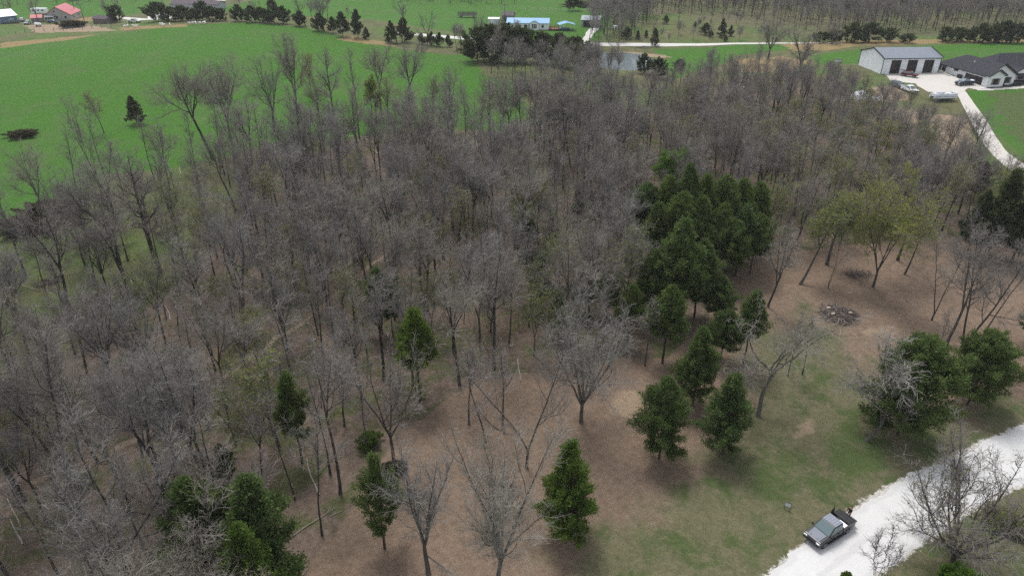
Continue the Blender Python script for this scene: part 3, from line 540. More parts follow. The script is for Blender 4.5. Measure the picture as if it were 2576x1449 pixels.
# ---------------------------------------------------------------- vehicles
TYRE = mat("tyre_rubber", (.016, .016, .017), .9); RIM = mat("wheel_alloy", (.18, .18, .19), .4, .6); LAMP = mat("lamp_lens", (.55, .56, .57), .15, spec=.7); TAIL = mat("tail_lens", (.28, .02, .02), .2); PLAST = mat("black_plastic", (.02, .02, .022), .6)
def lerp(a, b, t): return tuple(p + (q - p) * t for p, q in zip(a, b))
def fq(P, u0, u1, v0, v1, off=.012):        # a pane lying on part of a four-cornered face
    f = lambda u, v: Vector(lerp(lerp(P[0], P[1], u), lerp(P[3], P[2], u), v)); q = [f(u0, v0), f(u1, v0), f(u1, v1), f(u0, v1)]
    n = (q[1] - q[0]).cross(q[3] - q[0]).normalized(); return [p + n * off for p in q]
def vehicle(name, label, cat, p, head, kind, paint, L=4.7, Wd=1.85, Ht=1.6, roofm=None, bed_cover=False, tail_down=False, group=None):
    t = thing(name, label, cat, p, head, group); h = L / 2; pick = kind == 'pickup'; gz = .32 if kind == 'car' else .48
    belt = Ht * .62; hood = Ht * .57; w = Wd / 2
    wb0, wb1 = (-L * .29, L * .335) if pick else (-L * .29, L * .31); wr = .40 if pick else .34
    cabx = (-L * .145, L * .25) if pick else ((-L * .47, L * .22) if kind == 'suv' else (-L * .36, L * .19))
    b = MB(); rear = cabx[0] if pick else -h
    b.prism([(rear, gz), (h - .12, gz), (h, gz + .18), (h - .02, hood - .18), (h - .16, hood - .03), (cabx[1] + .05, belt + .02), (rear, belt)], -w, w)
    b.build('body', paint, t, bevel=.11)
    if pick:
        b = MB(); x0, x1 = -h + .05, cabx[0] - .03; m = (x0 + x1) / 2; l = x1 - x0
        for s in (-1, 1): b.box((m, s * (w - .06), (gz + belt) / 2 + .03), (l, .12, belt - gz + .06))
        b.box((x1 - .04, 0, belt * .75), (.08, Wd - .25, belt * .5)); b.build('bed', paint, t, bevel=.03)
        MB().box((m, 0, gz + .16), (l, Wd - .25, .08)).build('bed_floor', PLAST, t)
        if tail_down: MB().box((x0 - .28, 0, gz + .22), (.6, Wd - .3, .07)).build('tailgate', paint, t)
        else: MB().box((x0 + .0, 0, (gz + belt) / 2 + .02), (.08, Wd - .06, belt - gz)).build('tailgate', paint, t, bevel=.02)
    c0, c1 = cabx; wt = w * .80
    rk, fr = (.10, .95) if pick else ((.28, .75) if kind == 'suv' else (.62, .72))
    B = [(c0, -w + .03, belt), (c1 + .02, -w + .03, belt), (c1 + .02, w - .03, belt), (c0, w - .03, belt)]; T = [(c0 + rk, -wt, Ht), (c1 - fr, -wt, Ht), (c1 - fr, wt, Ht), (c0 + rk, wt, Ht)]
    b = MB(); b.add(B + T, [(3, 2, 1, 0), (4, 5, 6, 7), (0, 1, 5, 4), (1, 2, 6, 5), (2, 3, 7, 6), (3, 0, 4, 7)]); b.build('cab', paint, t, bevel=.08)
    MB().slab([(c0 + rk + .04, -wt + .05, Ht + .03), (c1 - fr - .06, -wt + .05, Ht + .03), (c1 - fr - .06, wt - .05, Ht + .03), (c0 + rk + .04, wt - .05, Ht + .03)], .05).build('roof', roofm or paint, t)
    def pane(nm, F_, *a): MB().slab(fq(F_, *a), .008).build(nm, GLASS2, t)
    fF = [B[1], B[2], T[2], T[1]]; rF = [B[3], B[0], T[0], T[3]]; sR = [B[0], B[1], T[1], T[0]]; sL = [B[2], B[3], T[3], T[2]]
    pane('windshield', fF, .06, .94, .06, .93); pane('rear_window', rF, .12, .88, .12, .88)
    n = 3 if kind == 'suv' else 2
    for F_ in (sR, sL):
        for i in range(n): pane('side_window', F_, .05 + i * .9 / n + .015, .05 + (i + 1) * .9 / n - .015, .08, .88)
    for s in (-1, 1):
        MB().box((h - .06, s * (w - .27), hood - .22), (.12, .42, .2)).build('headlight', LAMP, t, bevel=.03)
        MB().box((-h + .02, s * (w - .12), belt - .25), (.1, .16, .38)).build('tail_light', TAIL, t)
        MB().box((c1 - .12, s * (w + .13), belt + .1), (.12, .26, .2)).build('mirror', PLAST, t, bevel=.03)
        for x in (wb0, wb1):
            o = MB().lathe([(wr - .1, -.13), (wr, -.1), (wr, .1), (wr - .1, .13)], 18, (x, s * (w - .10), wr), ax='y').build('wheel', TYRE, t); MB().lathe([(wr * .3, -.15), (wr * .62, -.14), (wr * .62, .14), (wr * .3, .15)], 14, (x, s * (w - .10), wr), ax='y').build('rim', RIM, o)
            MB().lathe([(wr + .07, -.02), (wr + .07, .02)], 18, (x, s * (w - .012), wr + .02), ax='y').build('wheel_arch', PLAST, t)
    MB().box((h - .03, 0, gz + .2), (.14, Wd - .08, .26)).build('front_bumper', PLAST, t, bevel=.04); MB().box((-h + .02, 0, gz + .1), (.16, Wd - .1, .22)).build('rear_bumper', PLAST, t, bevel=.04)
    MB().box((h - .02, 0, hood - .26), (.08, Wd * .5, .24)).build('grille', PLAST, t)
    return t
GLASS2 = mat("car_glass", (.085, .13, .135), .08, spec=.9, var=.05)
def paint(name, c, rough=.22, metal=.35): return mat(name, c, rough, metal, var=.04, spec=.6)
NAVY, MAROON, SILVER, WHITEP = paint("navy_paint", (.012, .016, .035)), paint("maroon_paint", (.11, .012, .018)), paint("silver_paint", (.38, .40, .42)), paint("white_car_paint", (.7, .72, .72), .3, 0)
v = vehicle("pickup_truck", "dark navy pickup truck parked nose-out by the farmhouse garage", "pickup truck", (134.6, 206.9, H(134.6, 206.9) + .05), R_(192), 'pickup', NAVY, 5.8, 2.0, 1.9)
tag(MB().box((0, 0, .35), (1.5, 1.35, .6), top=(.9, .9)).build("white_cover", mat("white_tarp", (.75, .77, .8), .6, var=.08, bmp=.5), loc=(134.6 + 1.95, 206.9 + .42, H(134.6, 206.9) + .75), bevel=.08), "white covered load in the bed of the navy pickup", "cargo")
v = vehicle("family_car", "maroon crossover with its tailgate raised in front of the workshop doors", "car", (123.0, 216.6, H(123, 216.6) + .05), R_(-42), 'suv', MAROON, 4.7, 1.85, 1.68)
MB().box((-2.55, 0, 1.78), (.95, 1.5, .07), ry=R_(-12)).build('tailgate', MAROON, v, bevel=.03)
vehicle("parked_car", "grey car parked on the driveway edge seen through bare branches", "car", (113.6, 204.8, H(113.6, 204.8) + .05), R_(-75), 'suv', paint("grey_paint", (.10, .115, .125)), 4.7, 1.85, 1.7)
vehicle("pickup_truck", "white pickup facing the camera on the workshop yard edge", "pickup truck", (114.7, 199.8, H(114.7, 199.8) + .05), R_(-82), 'pickup', WHITEP, 5.6, 2.0, 1.88)
vehicle("pickup_truck", "small light pickup parked behind the hilltop sheep", "pickup truck", at(338, 58.5), R_(0), 'pickup', paint("cream_paint", (.5, .52, .45), .4, 0), 5.2, 1.85, 1.75)
vehicle("flatbed_truck", "dark truck loaded with pale junk beside the blue barn", "truck", at(32, 60), R_(200), 'pickup', paint("dull_teal_paint", (.08, .13, .13), .5, 0), 6.0, 2.1, 2.0)
vehicle("parked_car", "dark car with a white hood at the left farmyard", "car", at(56, 54.5), R_(-60), 'car', paint("dark_blue_paint", (.03, .04, .07)), 4.6, 1.8, 1.45, roofm=WHITEP)
vehicle("parked_car", "grey and black utility vehicle near the bare yard tree", "car", at(70, 63), R_(-80), 'suv', paint("pale_grey_paint", (.35, .36, .37)), 3.6, 1.6, 1.7)
vehicle("parked_car", "dark green car in front of the red-roofed house porch", "car", at(133, 59), R_(10), 'car', paint("dark_green_paint", (.02, .04, .045)), 4.6, 1.8, 1.45)
vehicle("parked_car", "blue pickup under the blue carport", "car", at(1418, 78), R_(170), 'pickup', paint("mid_blue_paint", (.03, .08, .16)), 5.2, 1.85, 1.75)
t = thing("pontoon_boat", "silver pontoon boat on a trailer below the workshop yard", "boat", (120.0, 192.0, H(120, 192) + .05), R_(8)); ALU = mat("bare_aluminium", (.5, .52, .55), .3, .5)
for s in (-1, 1): MB().lathe([(.05, -3.7), (.33, -3.1), (.33, 3.2), (.2, 3.5)], 12, (0, s * .95, .95), ax='x').build('pontoon', ALU, t, smooth=True)
MB().box((.1, 0, 1.32), (6.9, 2.5, .1)).build('deck', ALU, t); b = MB()
for s in (-1, 1): b.box((.1, s * 1.2, 1.7), (6.6, .06, .62))
b.box((3.35, 0, 1.7), (.06, 2.4, .62)); b.box((-3.15, 0, 1.7), (.06, 2.4, .62)); b.build('rail_panel', mat("pale_panel", (.6, .63, .68), .4), t)
for x, s in ((-2.2, 1), (-2.2, -1), (2.2, 1), (1.9, -1)): MB().box((x, s * .75, 1.65), (1.3, .6, .5)).build('seat', mat("white_vinyl", (.75, .76, .77), .5), t, bevel=.05)
MB().box((.2, -.6, 1.75), (.6, .6, .8)).build('console', WHITE_TRIM, t); b = MB(); b.box((0, .6, .5), (6.6, .1, .12)).box((0, -.6, .5), (6.6, .1, .12)).box((-4.2, 0, .5), (2.4, .1, .1)); b.build('trailer_frame', BLACK_TRIM, t)
for s in (-1, 1): MB().lathe([(.33, -.1), (.33, .1)], 14, (.8, s * 1.05, .33), ax='y').build('wheel', TYRE, t)
def heap(u, v, a, bb, h, label, seed):
    rr = np.random.RandomState(seed); p = at(u, v); b = MB(); n, m = 22, 7; vs = [(0, 0, h)]
    for i in range(1, m + 1):
        q = i / m
        for k in range(n):
            an = k / n * 6.2832; z = h * (1 - q ** 1.7) + rr.normal(0, .09) * (q < 1); vs.append((a * q * math.cos(an) * (1 + rr.normal(0, .05)), bb * q * math.sin(an) * (1 + rr.normal(0, .05)), z if i < m else -.15))
    fs = [(0, 1 + k, 1 + (k + 1) % n) for k in range(n)] + [(1 + (i - 1) * n + k, 1 + i * n + k, 1 + i * n + (k + 1) % n, 1 + (i - 1) * n + (k + 1) % n) for i in range(1, m) for k in range(n)]
    b.add(vs, fs); return tag(b.build("tarped_heap", mat("white_tarp", (), .6), loc=p), label, "tarp")
heap(2166, 246, 3.4, 2.2, 2.0, "large heap under a bright white tarp among bare trees", 4); heap(2203, 251, 2.0, 1.2, 1.0, "smaller white tarped heap right of the large one", 9)
tag(MB().box((0, 0, .5), (2.6, 1.6, 1.4), top=(.8, .8)).build("round_bale", mat("white_tarp", (), .6), loc=at(1548, 72), bevel=.3), "white wrapped bundle half hidden by the grey thicket", "bundle")

# hero pickup on the gravel road
DGREY = paint("dark_grey_paint", (.022, .024, .028), .35, .1); ROOFP = paint("roof_sky_sheen", (.27, .29, .33), .22, .5); HOODP = paint("hood_sky_sheen", (.17, .185, .215), .16, .6)  # roof and hood of the dark grey truck lightened to paint in sky reflection
fw, rw2 = G(2071, 1378.5), G(2128, 1342); hd = math.atan2(fw.y - rw2.y, fw.x - rw2.x); mid = (fw + rw2) / 2
side = Vector((math.sin(hd), -math.cos(hd), 0)); cen = mid + side * .95; cen = Vector((cen.x, cen.y, 0)) - Vector((math.cos(hd), math.sin(hd), 0)) * .13
cen.z = H(cen.x, cen.y) + .05
tk = vehicle("pickup_truck", "dark grey crew-cab pickup with painted sky sheen on roof and hood stopped on the gravel road", "pickup truck", cen, hd, 'pickup', DGREY, 5.9, 2.03, 1.95, roofm=ROOFP, tail_down=True)
hz_ = 1.95 * .57; belt = 1.95 * .62
hood = MB().slab([(2.70, -.66, hz_ + .01), (2.70, .66, hz_ + .01), (1.55, .74, belt + .075), (1.55, -.74, belt + .075)], .05).build('hood', HOODP, tk, bevel=.015)
for s in (-1, 1):
    MB().slab([(2.05, s * .50 - .13, 1.195), (2.05, s * .50 + .13, 1.195), (1.62, s * .56 + .15, 1.268), (1.62, s * .56 - .15, 1.268)], .03).build('hood_vent', PLAST, hood)
    MB().slab([(2.68, s * .36 - .02, 1.135), (2.68, s * .36 + .02, 1.135), (2.06, s * .48 + .03, 1.20), (2.06, s * .48 - .03, 1.20)], .02).build('hood_stripe', PLAST, hood)
    MB().box((.15, s * 1.06, .42), (2.6, .2, .08)).build('running_board', PLAST, tk)
    for x in (-.05, .85): MB().box((x, s * 1.035, 1.05), (.22, .04, .05)).build('door_handle', PLAST, tk)
b = MB()
for i in range(5): b.box((-.12, -.56 + i * .28, 1.995), (1.1, .05, .025))
b.build('roof_rib', ROOFP, tk)
MB().box((-2.25, 0, belt + .06), (1.05, 1.86, .05)).build('bed_cover', BLACK_TRIM, tk); b = MB()
for x in (-1.8, -2.25, -2.65): b.box((x, 0, belt + .1), (.05, 1.84, .03))
b.build('cover_rib', PLAST, tk)
MB().slab([(-.92, -.9, belt + .02), (-1.80, -.9, belt + .02), (-1.80, -1.0, belt + .95), (-1.3, -.98, belt + .5)], .05).build('folded_cover_flap', BLACK_TRIM, tk)
def ontruck(x, y, z): v = Matrix.Rotation(hd, 3, 'Z') @ Vector((x, y, z)); return cen + v
o = thing("cooler_box", "white cooler box in the bed behind the dark grey pickup's cab", "cooler", ontruck(-1.22, .50, .70), hd); MB().box((0, 0, .28), (.55, .9, .5)).build('box_body', mat("white_plastic", (.78, .79, .8), .4), o, bevel=.04); MB().box((0, 0, .565), (.59, .94, .07)).build('lid', mat("white_plastic", (), .4), o, bevel=.02)
b = MB(); rr = random.Random(3)
for i in range(9): b.box((rr.uniform(-.4, .4), rr.uniform(-.3, .3), rr.uniform(.1, .5)), (rr.uniform(.2, .5),) * 3, rz=rr.random() * 3)
tag(b.build("gear_pile", PLAST, loc=ontruck(-1.32, -.38, .62)), "dark jumble of gear in the open half of the pickup bed", "gear")

# person at the tailgate
def skinned(name, verts, edges, rad, m, parent, root=0, sub=1):
    me = bpy.data.meshes.new(name); me.from_pydata(verts, edges, []); o = bpy.data.objects.new(name, me); COL.objects.link(o)
    md = o.modifiers.new('skin', 'SKIN'); md.use_smooth_shade = True
    sv = me.skin_vertices[0].data if me.skin_vertices else None
    if sv is None: bpy.context.view_layer.objects.active = o; bpy.ops.mesh.customdata_skin_add(); sv = me.skin_vertices[0].data
    for i, r in enumerate(rad): sv[i].radius = (r, r) if not isinstance(r, tuple) else r
    sv[root].use_root = True
    s = o.modifiers.new('sub', 'SUBSURF'); s.levels = sub; s.render_levels = sub
    dg = bpy.context.evaluated_depsgraph_get(); nm = bpy.data.meshes.new_from_object(o.evaluated_get(dg)); nm.name = name
    bpy.data.objects.remove(o); nm.materials.clear(); nm.materials.append(m); nm.polygons.foreach_set('use_smooth', [True] * len(nm.polygons))
    return link(name, nm, parent)
SKIN = mat("skin", (.42, .26, .19), .6, var=.05)
pp = ontruck(-3.72, -.28, 0); pp.z = H(pp.x, pp.y) + .03
pr = thing("person", "dark-haired person in a black top and dark trousers standing at the pickup's open tailgate", "person", pp, hd)   # faces +X, towards the bed
V = [(0, 0, .93), (.02, 0, 1.15), (.04, 0, 1.36), (.06, 0, 1.50), (.09, 0, 1.62), (.10, 0, 1.70)]; E_ = [(0, 1), (1, 2), (2, 3), (3, 4), (4, 5)]; RD = [(.15, .11), (.14, .10), (.17, .11), .055, .085, .075]
def limb(root, pts, rs):
    global V, E_, RD
    k = root
    for p, r in zip(pts, rs): V.append(p); RD.append(r); E_.append((k, len(V) - 1)); k = len(V) - 1
    return k
for s in (-1, 1):
    limb(0, [(.0, s * .10, .84), (.03, s * .11, .47), (-.01, s * .115, .09), (.13, s * .12, .035)], [.085, .058, .042, .036])
    e = limb(2, [(.05, s * .19, 1.38), (.16, s * .24, 1.14), (.37, s * .16, 1.03), (.45, s * .145, 1.01)], [.052, .042, .032, .036])
    for q in range(4): limb(e, [(.50, s * (.145 + (q - 1.5) * .022), 1.01), (.535 - .006 * abs(q - 1.5), s * (.145 + (q - 1.5) * .025), .995)], [.010, .008])
    limb(e, [(.475, s * .105, 1.0), (.50, s * .09, .99)], [.011, .009])
skinned('body', V, E_, RD, SKIN, pr)
tv = [(0, 0, .92), (.02, 0, 1.15), (.04, 0, 1.36), (.055, 0, 1.45)]; te = [(0, 1), (1, 2), (2, 3)]; tr_ = [(.165, .125), (.155, .115), (.185, .125), .075]
for s in (-1, 1): k = len(tv); tv += [(.05, s * .19, 1.385), (.16, s * .24, 1.15), (.30, s * .19, 1.06)]; te += [(2, k), (k, k + 1), (k + 1, k + 2)]; tr_ += [.066, .055, .045]
skinned('black_top', tv, te, tr_, mat("black_cloth", (.012, .010, .013), .9), pr)
tv = [(0, 0, .95), (0, 0, .86)]; te = [(0, 1)]; tr_ = [(.16, .12), (.155, .12)]
for s in (-1, 1): k = len(tv); tv += [(.0, s * .10, .80), (.03, s * .11, .47), (-.01, s * .115, .12)]; te += [(1, k), (k, k + 1), (k + 1, k + 2)]; tr_ += [.098, .072, .058]
skinned('trousers', tv, te, tr_, mat("dark_denim", (.02, .022, .03), .9), pr)
HAIR = mat("dark_hair", (.012, .008, .007), .6, var=.3, scale=20)
skinned('hair', [(.06, 0, 1.745), (.0, 0, 1.69), (-.02, 0, 1.56), (-.01, 0, 1.42)], [(0, 1), (1, 2), (2, 3)], [(.085, .085), (.09, .10), (.065, .10), (.04, .08)], HAIR, pr)
f = MB()
for s in (-1, 1): f.lathe([(.004, 0), (.013, .006), (.004, .012)], 8, (.178, s * .033, 1.655), ax='x')
f.build('eye', PLAST, pr); MB().box((.19, 0, 1.625), (.03, .026, .05), top=(.4, .5)).build('nose', SKIN, pr); MB().box((.178, 0, 1.585), (.012, .05, .012)).build('mouth', mat("lips", (.3, .12, .10), .5), pr)
for s in (-1, 1): MB().box((.095, s * .088, 1.645), (.045, .018, .065)).build('ear', SKIN, pr, bevel=.006)
# yard sign
p = at(1979.5, 1281); sg = thing("yard_sign", "small pale panel sign on a black metal frame in the roadside grass", "sign", p, R_(-35))
for s in (-.3, .3): MB().tube([(s, 0, -.2), (s, 0, 1.0)], .03, 6).build('leg', BLACK_TRIM, sg)
MB().box((0, 0, .30), (.6, .04, .05)).box((0, 0, 1.0), (.66, .05, .05)).build('frame', BLACK_TRIM, sg); MB().box((0, -.03, .70), (.6, .03, .5)).build('panel', mat("pale_sign_panel", (.52, .55, .56), .5, var=.2, scale=3), sg)
# brush pile, logs
STK = mat("cut_branches", (.11, .088, .078), .9, var=.4, scale=2); STKP = mat("weathered_sticks", (.32, .28, .24), .9, var=.25)
def sticks(name, label, p, rx, ry, h, n, seed, pale=.2):
    t = thing(name, label, "brush pile", p); rr = np.random.RandomState(seed); A = MB(); B_ = MB()
    for i in range(n):
        a = rr.rand() * 6.2832; q = math.sqrt(rr.rand()); x, y = rx * q * math.cos(a), ry * q * math.sin(a); z = h * (1 - q ** 1.6) * (.15 + .85 * rr.rand()) + .05
        L = rr.uniform(.7, 2.8); d = rr.normal(0, 1, 3); d[2] *= .28; d /= np.linalg.norm(d); r = rr.uniform(.014, .05); m = rr.normal(0, .1, 3)
        P = np.array((x, y, z)); e = [P - d * L / 2, P + m, P + d * L / 2]
        for w in e: w[2] = max(w[2], .03)
        (B_ if rr.rand() < pale else A).tube(e, [r, r * .9, r * .5], 4)
    A.build('dark_branch_heap', STK, t); B_.build('pale_branch', STKP, t); return t
bp = at(2108, 792); t = sticks("brush_pile", "oval pile of cut branches and sticks in the brown clearing", bp, 2.7, 2.5, 1.15, 620, 5, .28)
for x, y, z, r in ((-1.5, .6, .95, .14), (-1.35, -.9, .75, .15), (1.5, -.6, .75, .13)): MB().lathe([(.14, -.25), (.14, .25)], 10, (x, y, z), ax='x').build('sawn_log', mat("fresh_cut_wood", (.62, .52, .42), .8), t)
sticks("brush_pile", "small brown heap of leaves and sticks at the left woods edge", at(118, 712), 1.6, 1.2, .7, 140, 8, .1); sticks("brush_pile", "flat scatter of twigs behind the big brush pile", at(2160, 690), 2.2, 1.4, .2, 90, 12, .1); sticks("brush_pile", "grey heap of cut brush at the straw edge behind the workshop", at(2400, 106), 4.5, 2.0, 1.3, 160, 15, .4); sticks("brush_pile", "dark pile of timber on the bank behind the pond", at(1618, 121), 3.2, 1.8, .8, 90, 21, .2)
def log(u0, v0, u1, v1, r, label):
    a, b_ = at(u0, v0, r), at(u1, v1, r); mid_ = (a + b_) / 2; o = MB().tube([a - mid_, (a - mid_) * .3 + Vector((0, 0, .05)), b_ - mid_], [r, r * .85, r * .5], 7).build("fallen_log", STKP, loc=mid_); tag(o, label, "fallen log")
log(880, 387, 922, 381, .16, "grey fallen trunk lying on the green woodland floor"); log(921, 366, 952, 390, .17, "pale broken fallen trunk crossing the green woodland floor"); log(2112, 845, 2118, 820, .05, "pale stick lying beside the brush pile"); log(830, 1300, 862, 1284, .05, "pale stick on the leaf litter by the dark trunk")
# fence on the left meadow
t = thing("wire_fence", "wooden post and wire fence along the near edge of the left farmyard", "fence", at(120, 83)); o0 = t.location; pts_ = [at(40 + i * 24, 86 - i * 1.6) for i in range(11)]
for q in pts_: MB().tube([q - o0 + Vector((0, 0, -.3)), q - o0 + Vector((0, 0, 1.4))], .09, 6).build('post', mat("old_pole_wood", (), .9), t)
b = MB()
for z in (.5, .9, 1.25): b.tube([q - o0 + Vector((0, 0, z)) for q in pts_], .015, 3)
b.build('wire', mat("galvanised", (), .5), t)
t = thing("meadow_fence", "thin dark fence line across the meadow behind the blue-roofed home", "fence", at(1480, 27)); o0 = t.location; pts_ = [at(1300 + i * 26, 25 + i * .75) for i in range(15)]
for q in pts_: MB().tube([q - o0 + Vector((0, 0, -.3)), q - o0 + Vector((0, 0, 1.3))], .08, 5).build('post', mat("old_pole_wood", (), .9), t)
b = MB()
for z in (.4, .8, 1.2): b.tube([q - o0 + Vector((0, 0, z)) for q in pts_], .02, 3)
b.build('wire', mat("galvanised", (), .5), t)
# sheep on the hilltop
WOOL = mat("white_wool", (.72, .70, .64), .95, var=.08, scale=6)
sv_ = [(0, 0, .62), (.38, 0, .64), (-.38, 0, .62), (.55, 0, .80), (.70, 0, .88), (.84, 0, .80), (-.5, 0, .56)]; se = [(0, 1), (0, 2), (1, 3), (3, 4), (4, 5), (2, 6)]; sr = [.23, .21, .22, .11, .095, .06, .05]
for x, bk in ((.34, -.02), (-.36, .05)):
    for s in (-1, 1): k = len(sv_); sv_ += [(x, s * .12, .40), (x + bk, s * .12, .2), (x, s * .12, .02)]; se += [(1 if x > 0 else 2, k), (k, k + 1), (k + 1, k + 2)]; sr += [.075, .04, .035]
for s in (-1, 1): k = len(sv_); sv_.append((.66, s * .13, .90)); se.append((4, k)); sr.append(.03)
s0 = skinned('sheep', sv_, se, sr, WOOL, None)
SP = [(315, 71), (323, 70), (338, 70), (344, 70.5), (404, 66), (409, 65), (411, 68), (429, 67), (478, 63), (485, 62.5), (494, 62.5), (504, 62.2), (512, 61.6), (517, 62.2)]
for i, (u, v) in enumerate(SP):
    o = s0 if i == 0 else s0.copy()
    if i: COL.objects.link(o)
    o.location = at(u, v); o.rotation_euler = (0, 0, (i * 2.1) % 6.28); o.scale = (1.25,) * 3
    tag(o, f"white sheep, {['first','second','third','fourth','fifth','sixth','seventh','eighth','ninth','tenth','eleventh','twelfth','thirteenth','fourteenth'][i]} from the left grazing along the green hilltop", "sheep", "sheep on the hilltop")

# ---------------------------------------------------------------- trees
def tubes(PT, RD, k):
    N, m, _ = PT.shape
    D = np.empty_like(PT); D[:, 1:-1] = PT[:, 2:] - PT[:, :-2]; D[:, 0] = PT[:, 1] - PT[:, 0]; D[:, -1] = PT[:, -1] - PT[:, -2]
    D /= np.linalg.norm(D, axis=2, keepdims=True) + 1e-9
    ref = np.where(np.abs(D[:, :1, 2:3]) < .85, np.array([[[0, 0, 1.]]]), np.array([[[1., .1, 0]]]))
    A = np.cross(D, np.broadcast_to(ref, D.shape)); A /= np.linalg.norm(A, axis=2, keepdims=True) + 1e-9; B = np.cross(D, A)
    an = np.arange(k) * 2 * np.pi / k
    V = PT[:, :, None] + RD[:, :, None, None] * (A[:, :, None] * np.cos(an)[None, None, :, None] + B[:, :, None] * np.sin(an)[None, None, :, None])
    i = np.arange(N * m * k).reshape(N, m, k); j = np.roll(i, -1, 2)
    return V.reshape(-1, 3), np.stack([i[:, :-1], j[:, :-1], j[:, 1:], i[:, 1:]], -1).reshape(-1, 4)
def merge(parts):
    V = []; Fq = []; k = 0
    for v, f in parts: V.append(v); Fq.append(f + k); k += len(v)
    return np.concatenate(V), np.concatenate(Fq)
def walk(r, P, D, L, n, g, up, R0, rt):
    N = len(P); pt = np.empty((N, n + 1, 3)); pt[:, 0] = P; D = D.copy()
    for i in range(n):
        D = D + r.normal(0, 1, (N, 3)) * g + np.array([0, 0, up]); D /= np.linalg.norm(D, axis=1, keepdims=True)
        pt[:, i + 1] = pt[:, i] + D * (L / n)[:, None]
    return pt, R0[:, None] * np.linspace(1, rt, n + 1)[None]
def spawn(r, PT, RD, cnt, t0, ang, sd, Lf, rk, n, g, up, rt=.35, rmin=.008, rmax=9):
    N, m, _ = PT.shape; pi = np.repeat(np.arange(N), cnt); M = len(pi)
    t = t0 + (1 - t0) * (np.concatenate([(np.arange(c) + r.rand(c)) / c for c in cnt]) if M else np.zeros(0)); t = np.minimum(t, .995)
    f = t * (m - 1); k = f.astype(int); w = (f - k)[:, None]
    P = PT[pi, k] * (1 - w) + PT[pi, k + 1] * w; d = PT[pi, k + 1] - PT[pi, k]; d /= np.linalg.norm(d, axis=1, keepdims=True) + 1e-9
    rr = RD[pi, k] * (1 - w[:, 0]) + RD[pi, k + 1] * w[:, 0]
    q = r.normal(0, 1, (M, 3)); q -= (q * d).sum(1)[:, None] * d; q /= np.linalg.norm(q, axis=1, keepdims=True) + 1e-9
    a = np.clip(r.normal(ang, sd, M), .15, 1.9)[:, None]
    Dn = d * np.cos(a) + q * np.sin(a)
    L = Lf(t, pi, r); return walk(r, P, Dn, L, n, g, up, np.clip(rr * rk, rmin, rmax), rt)
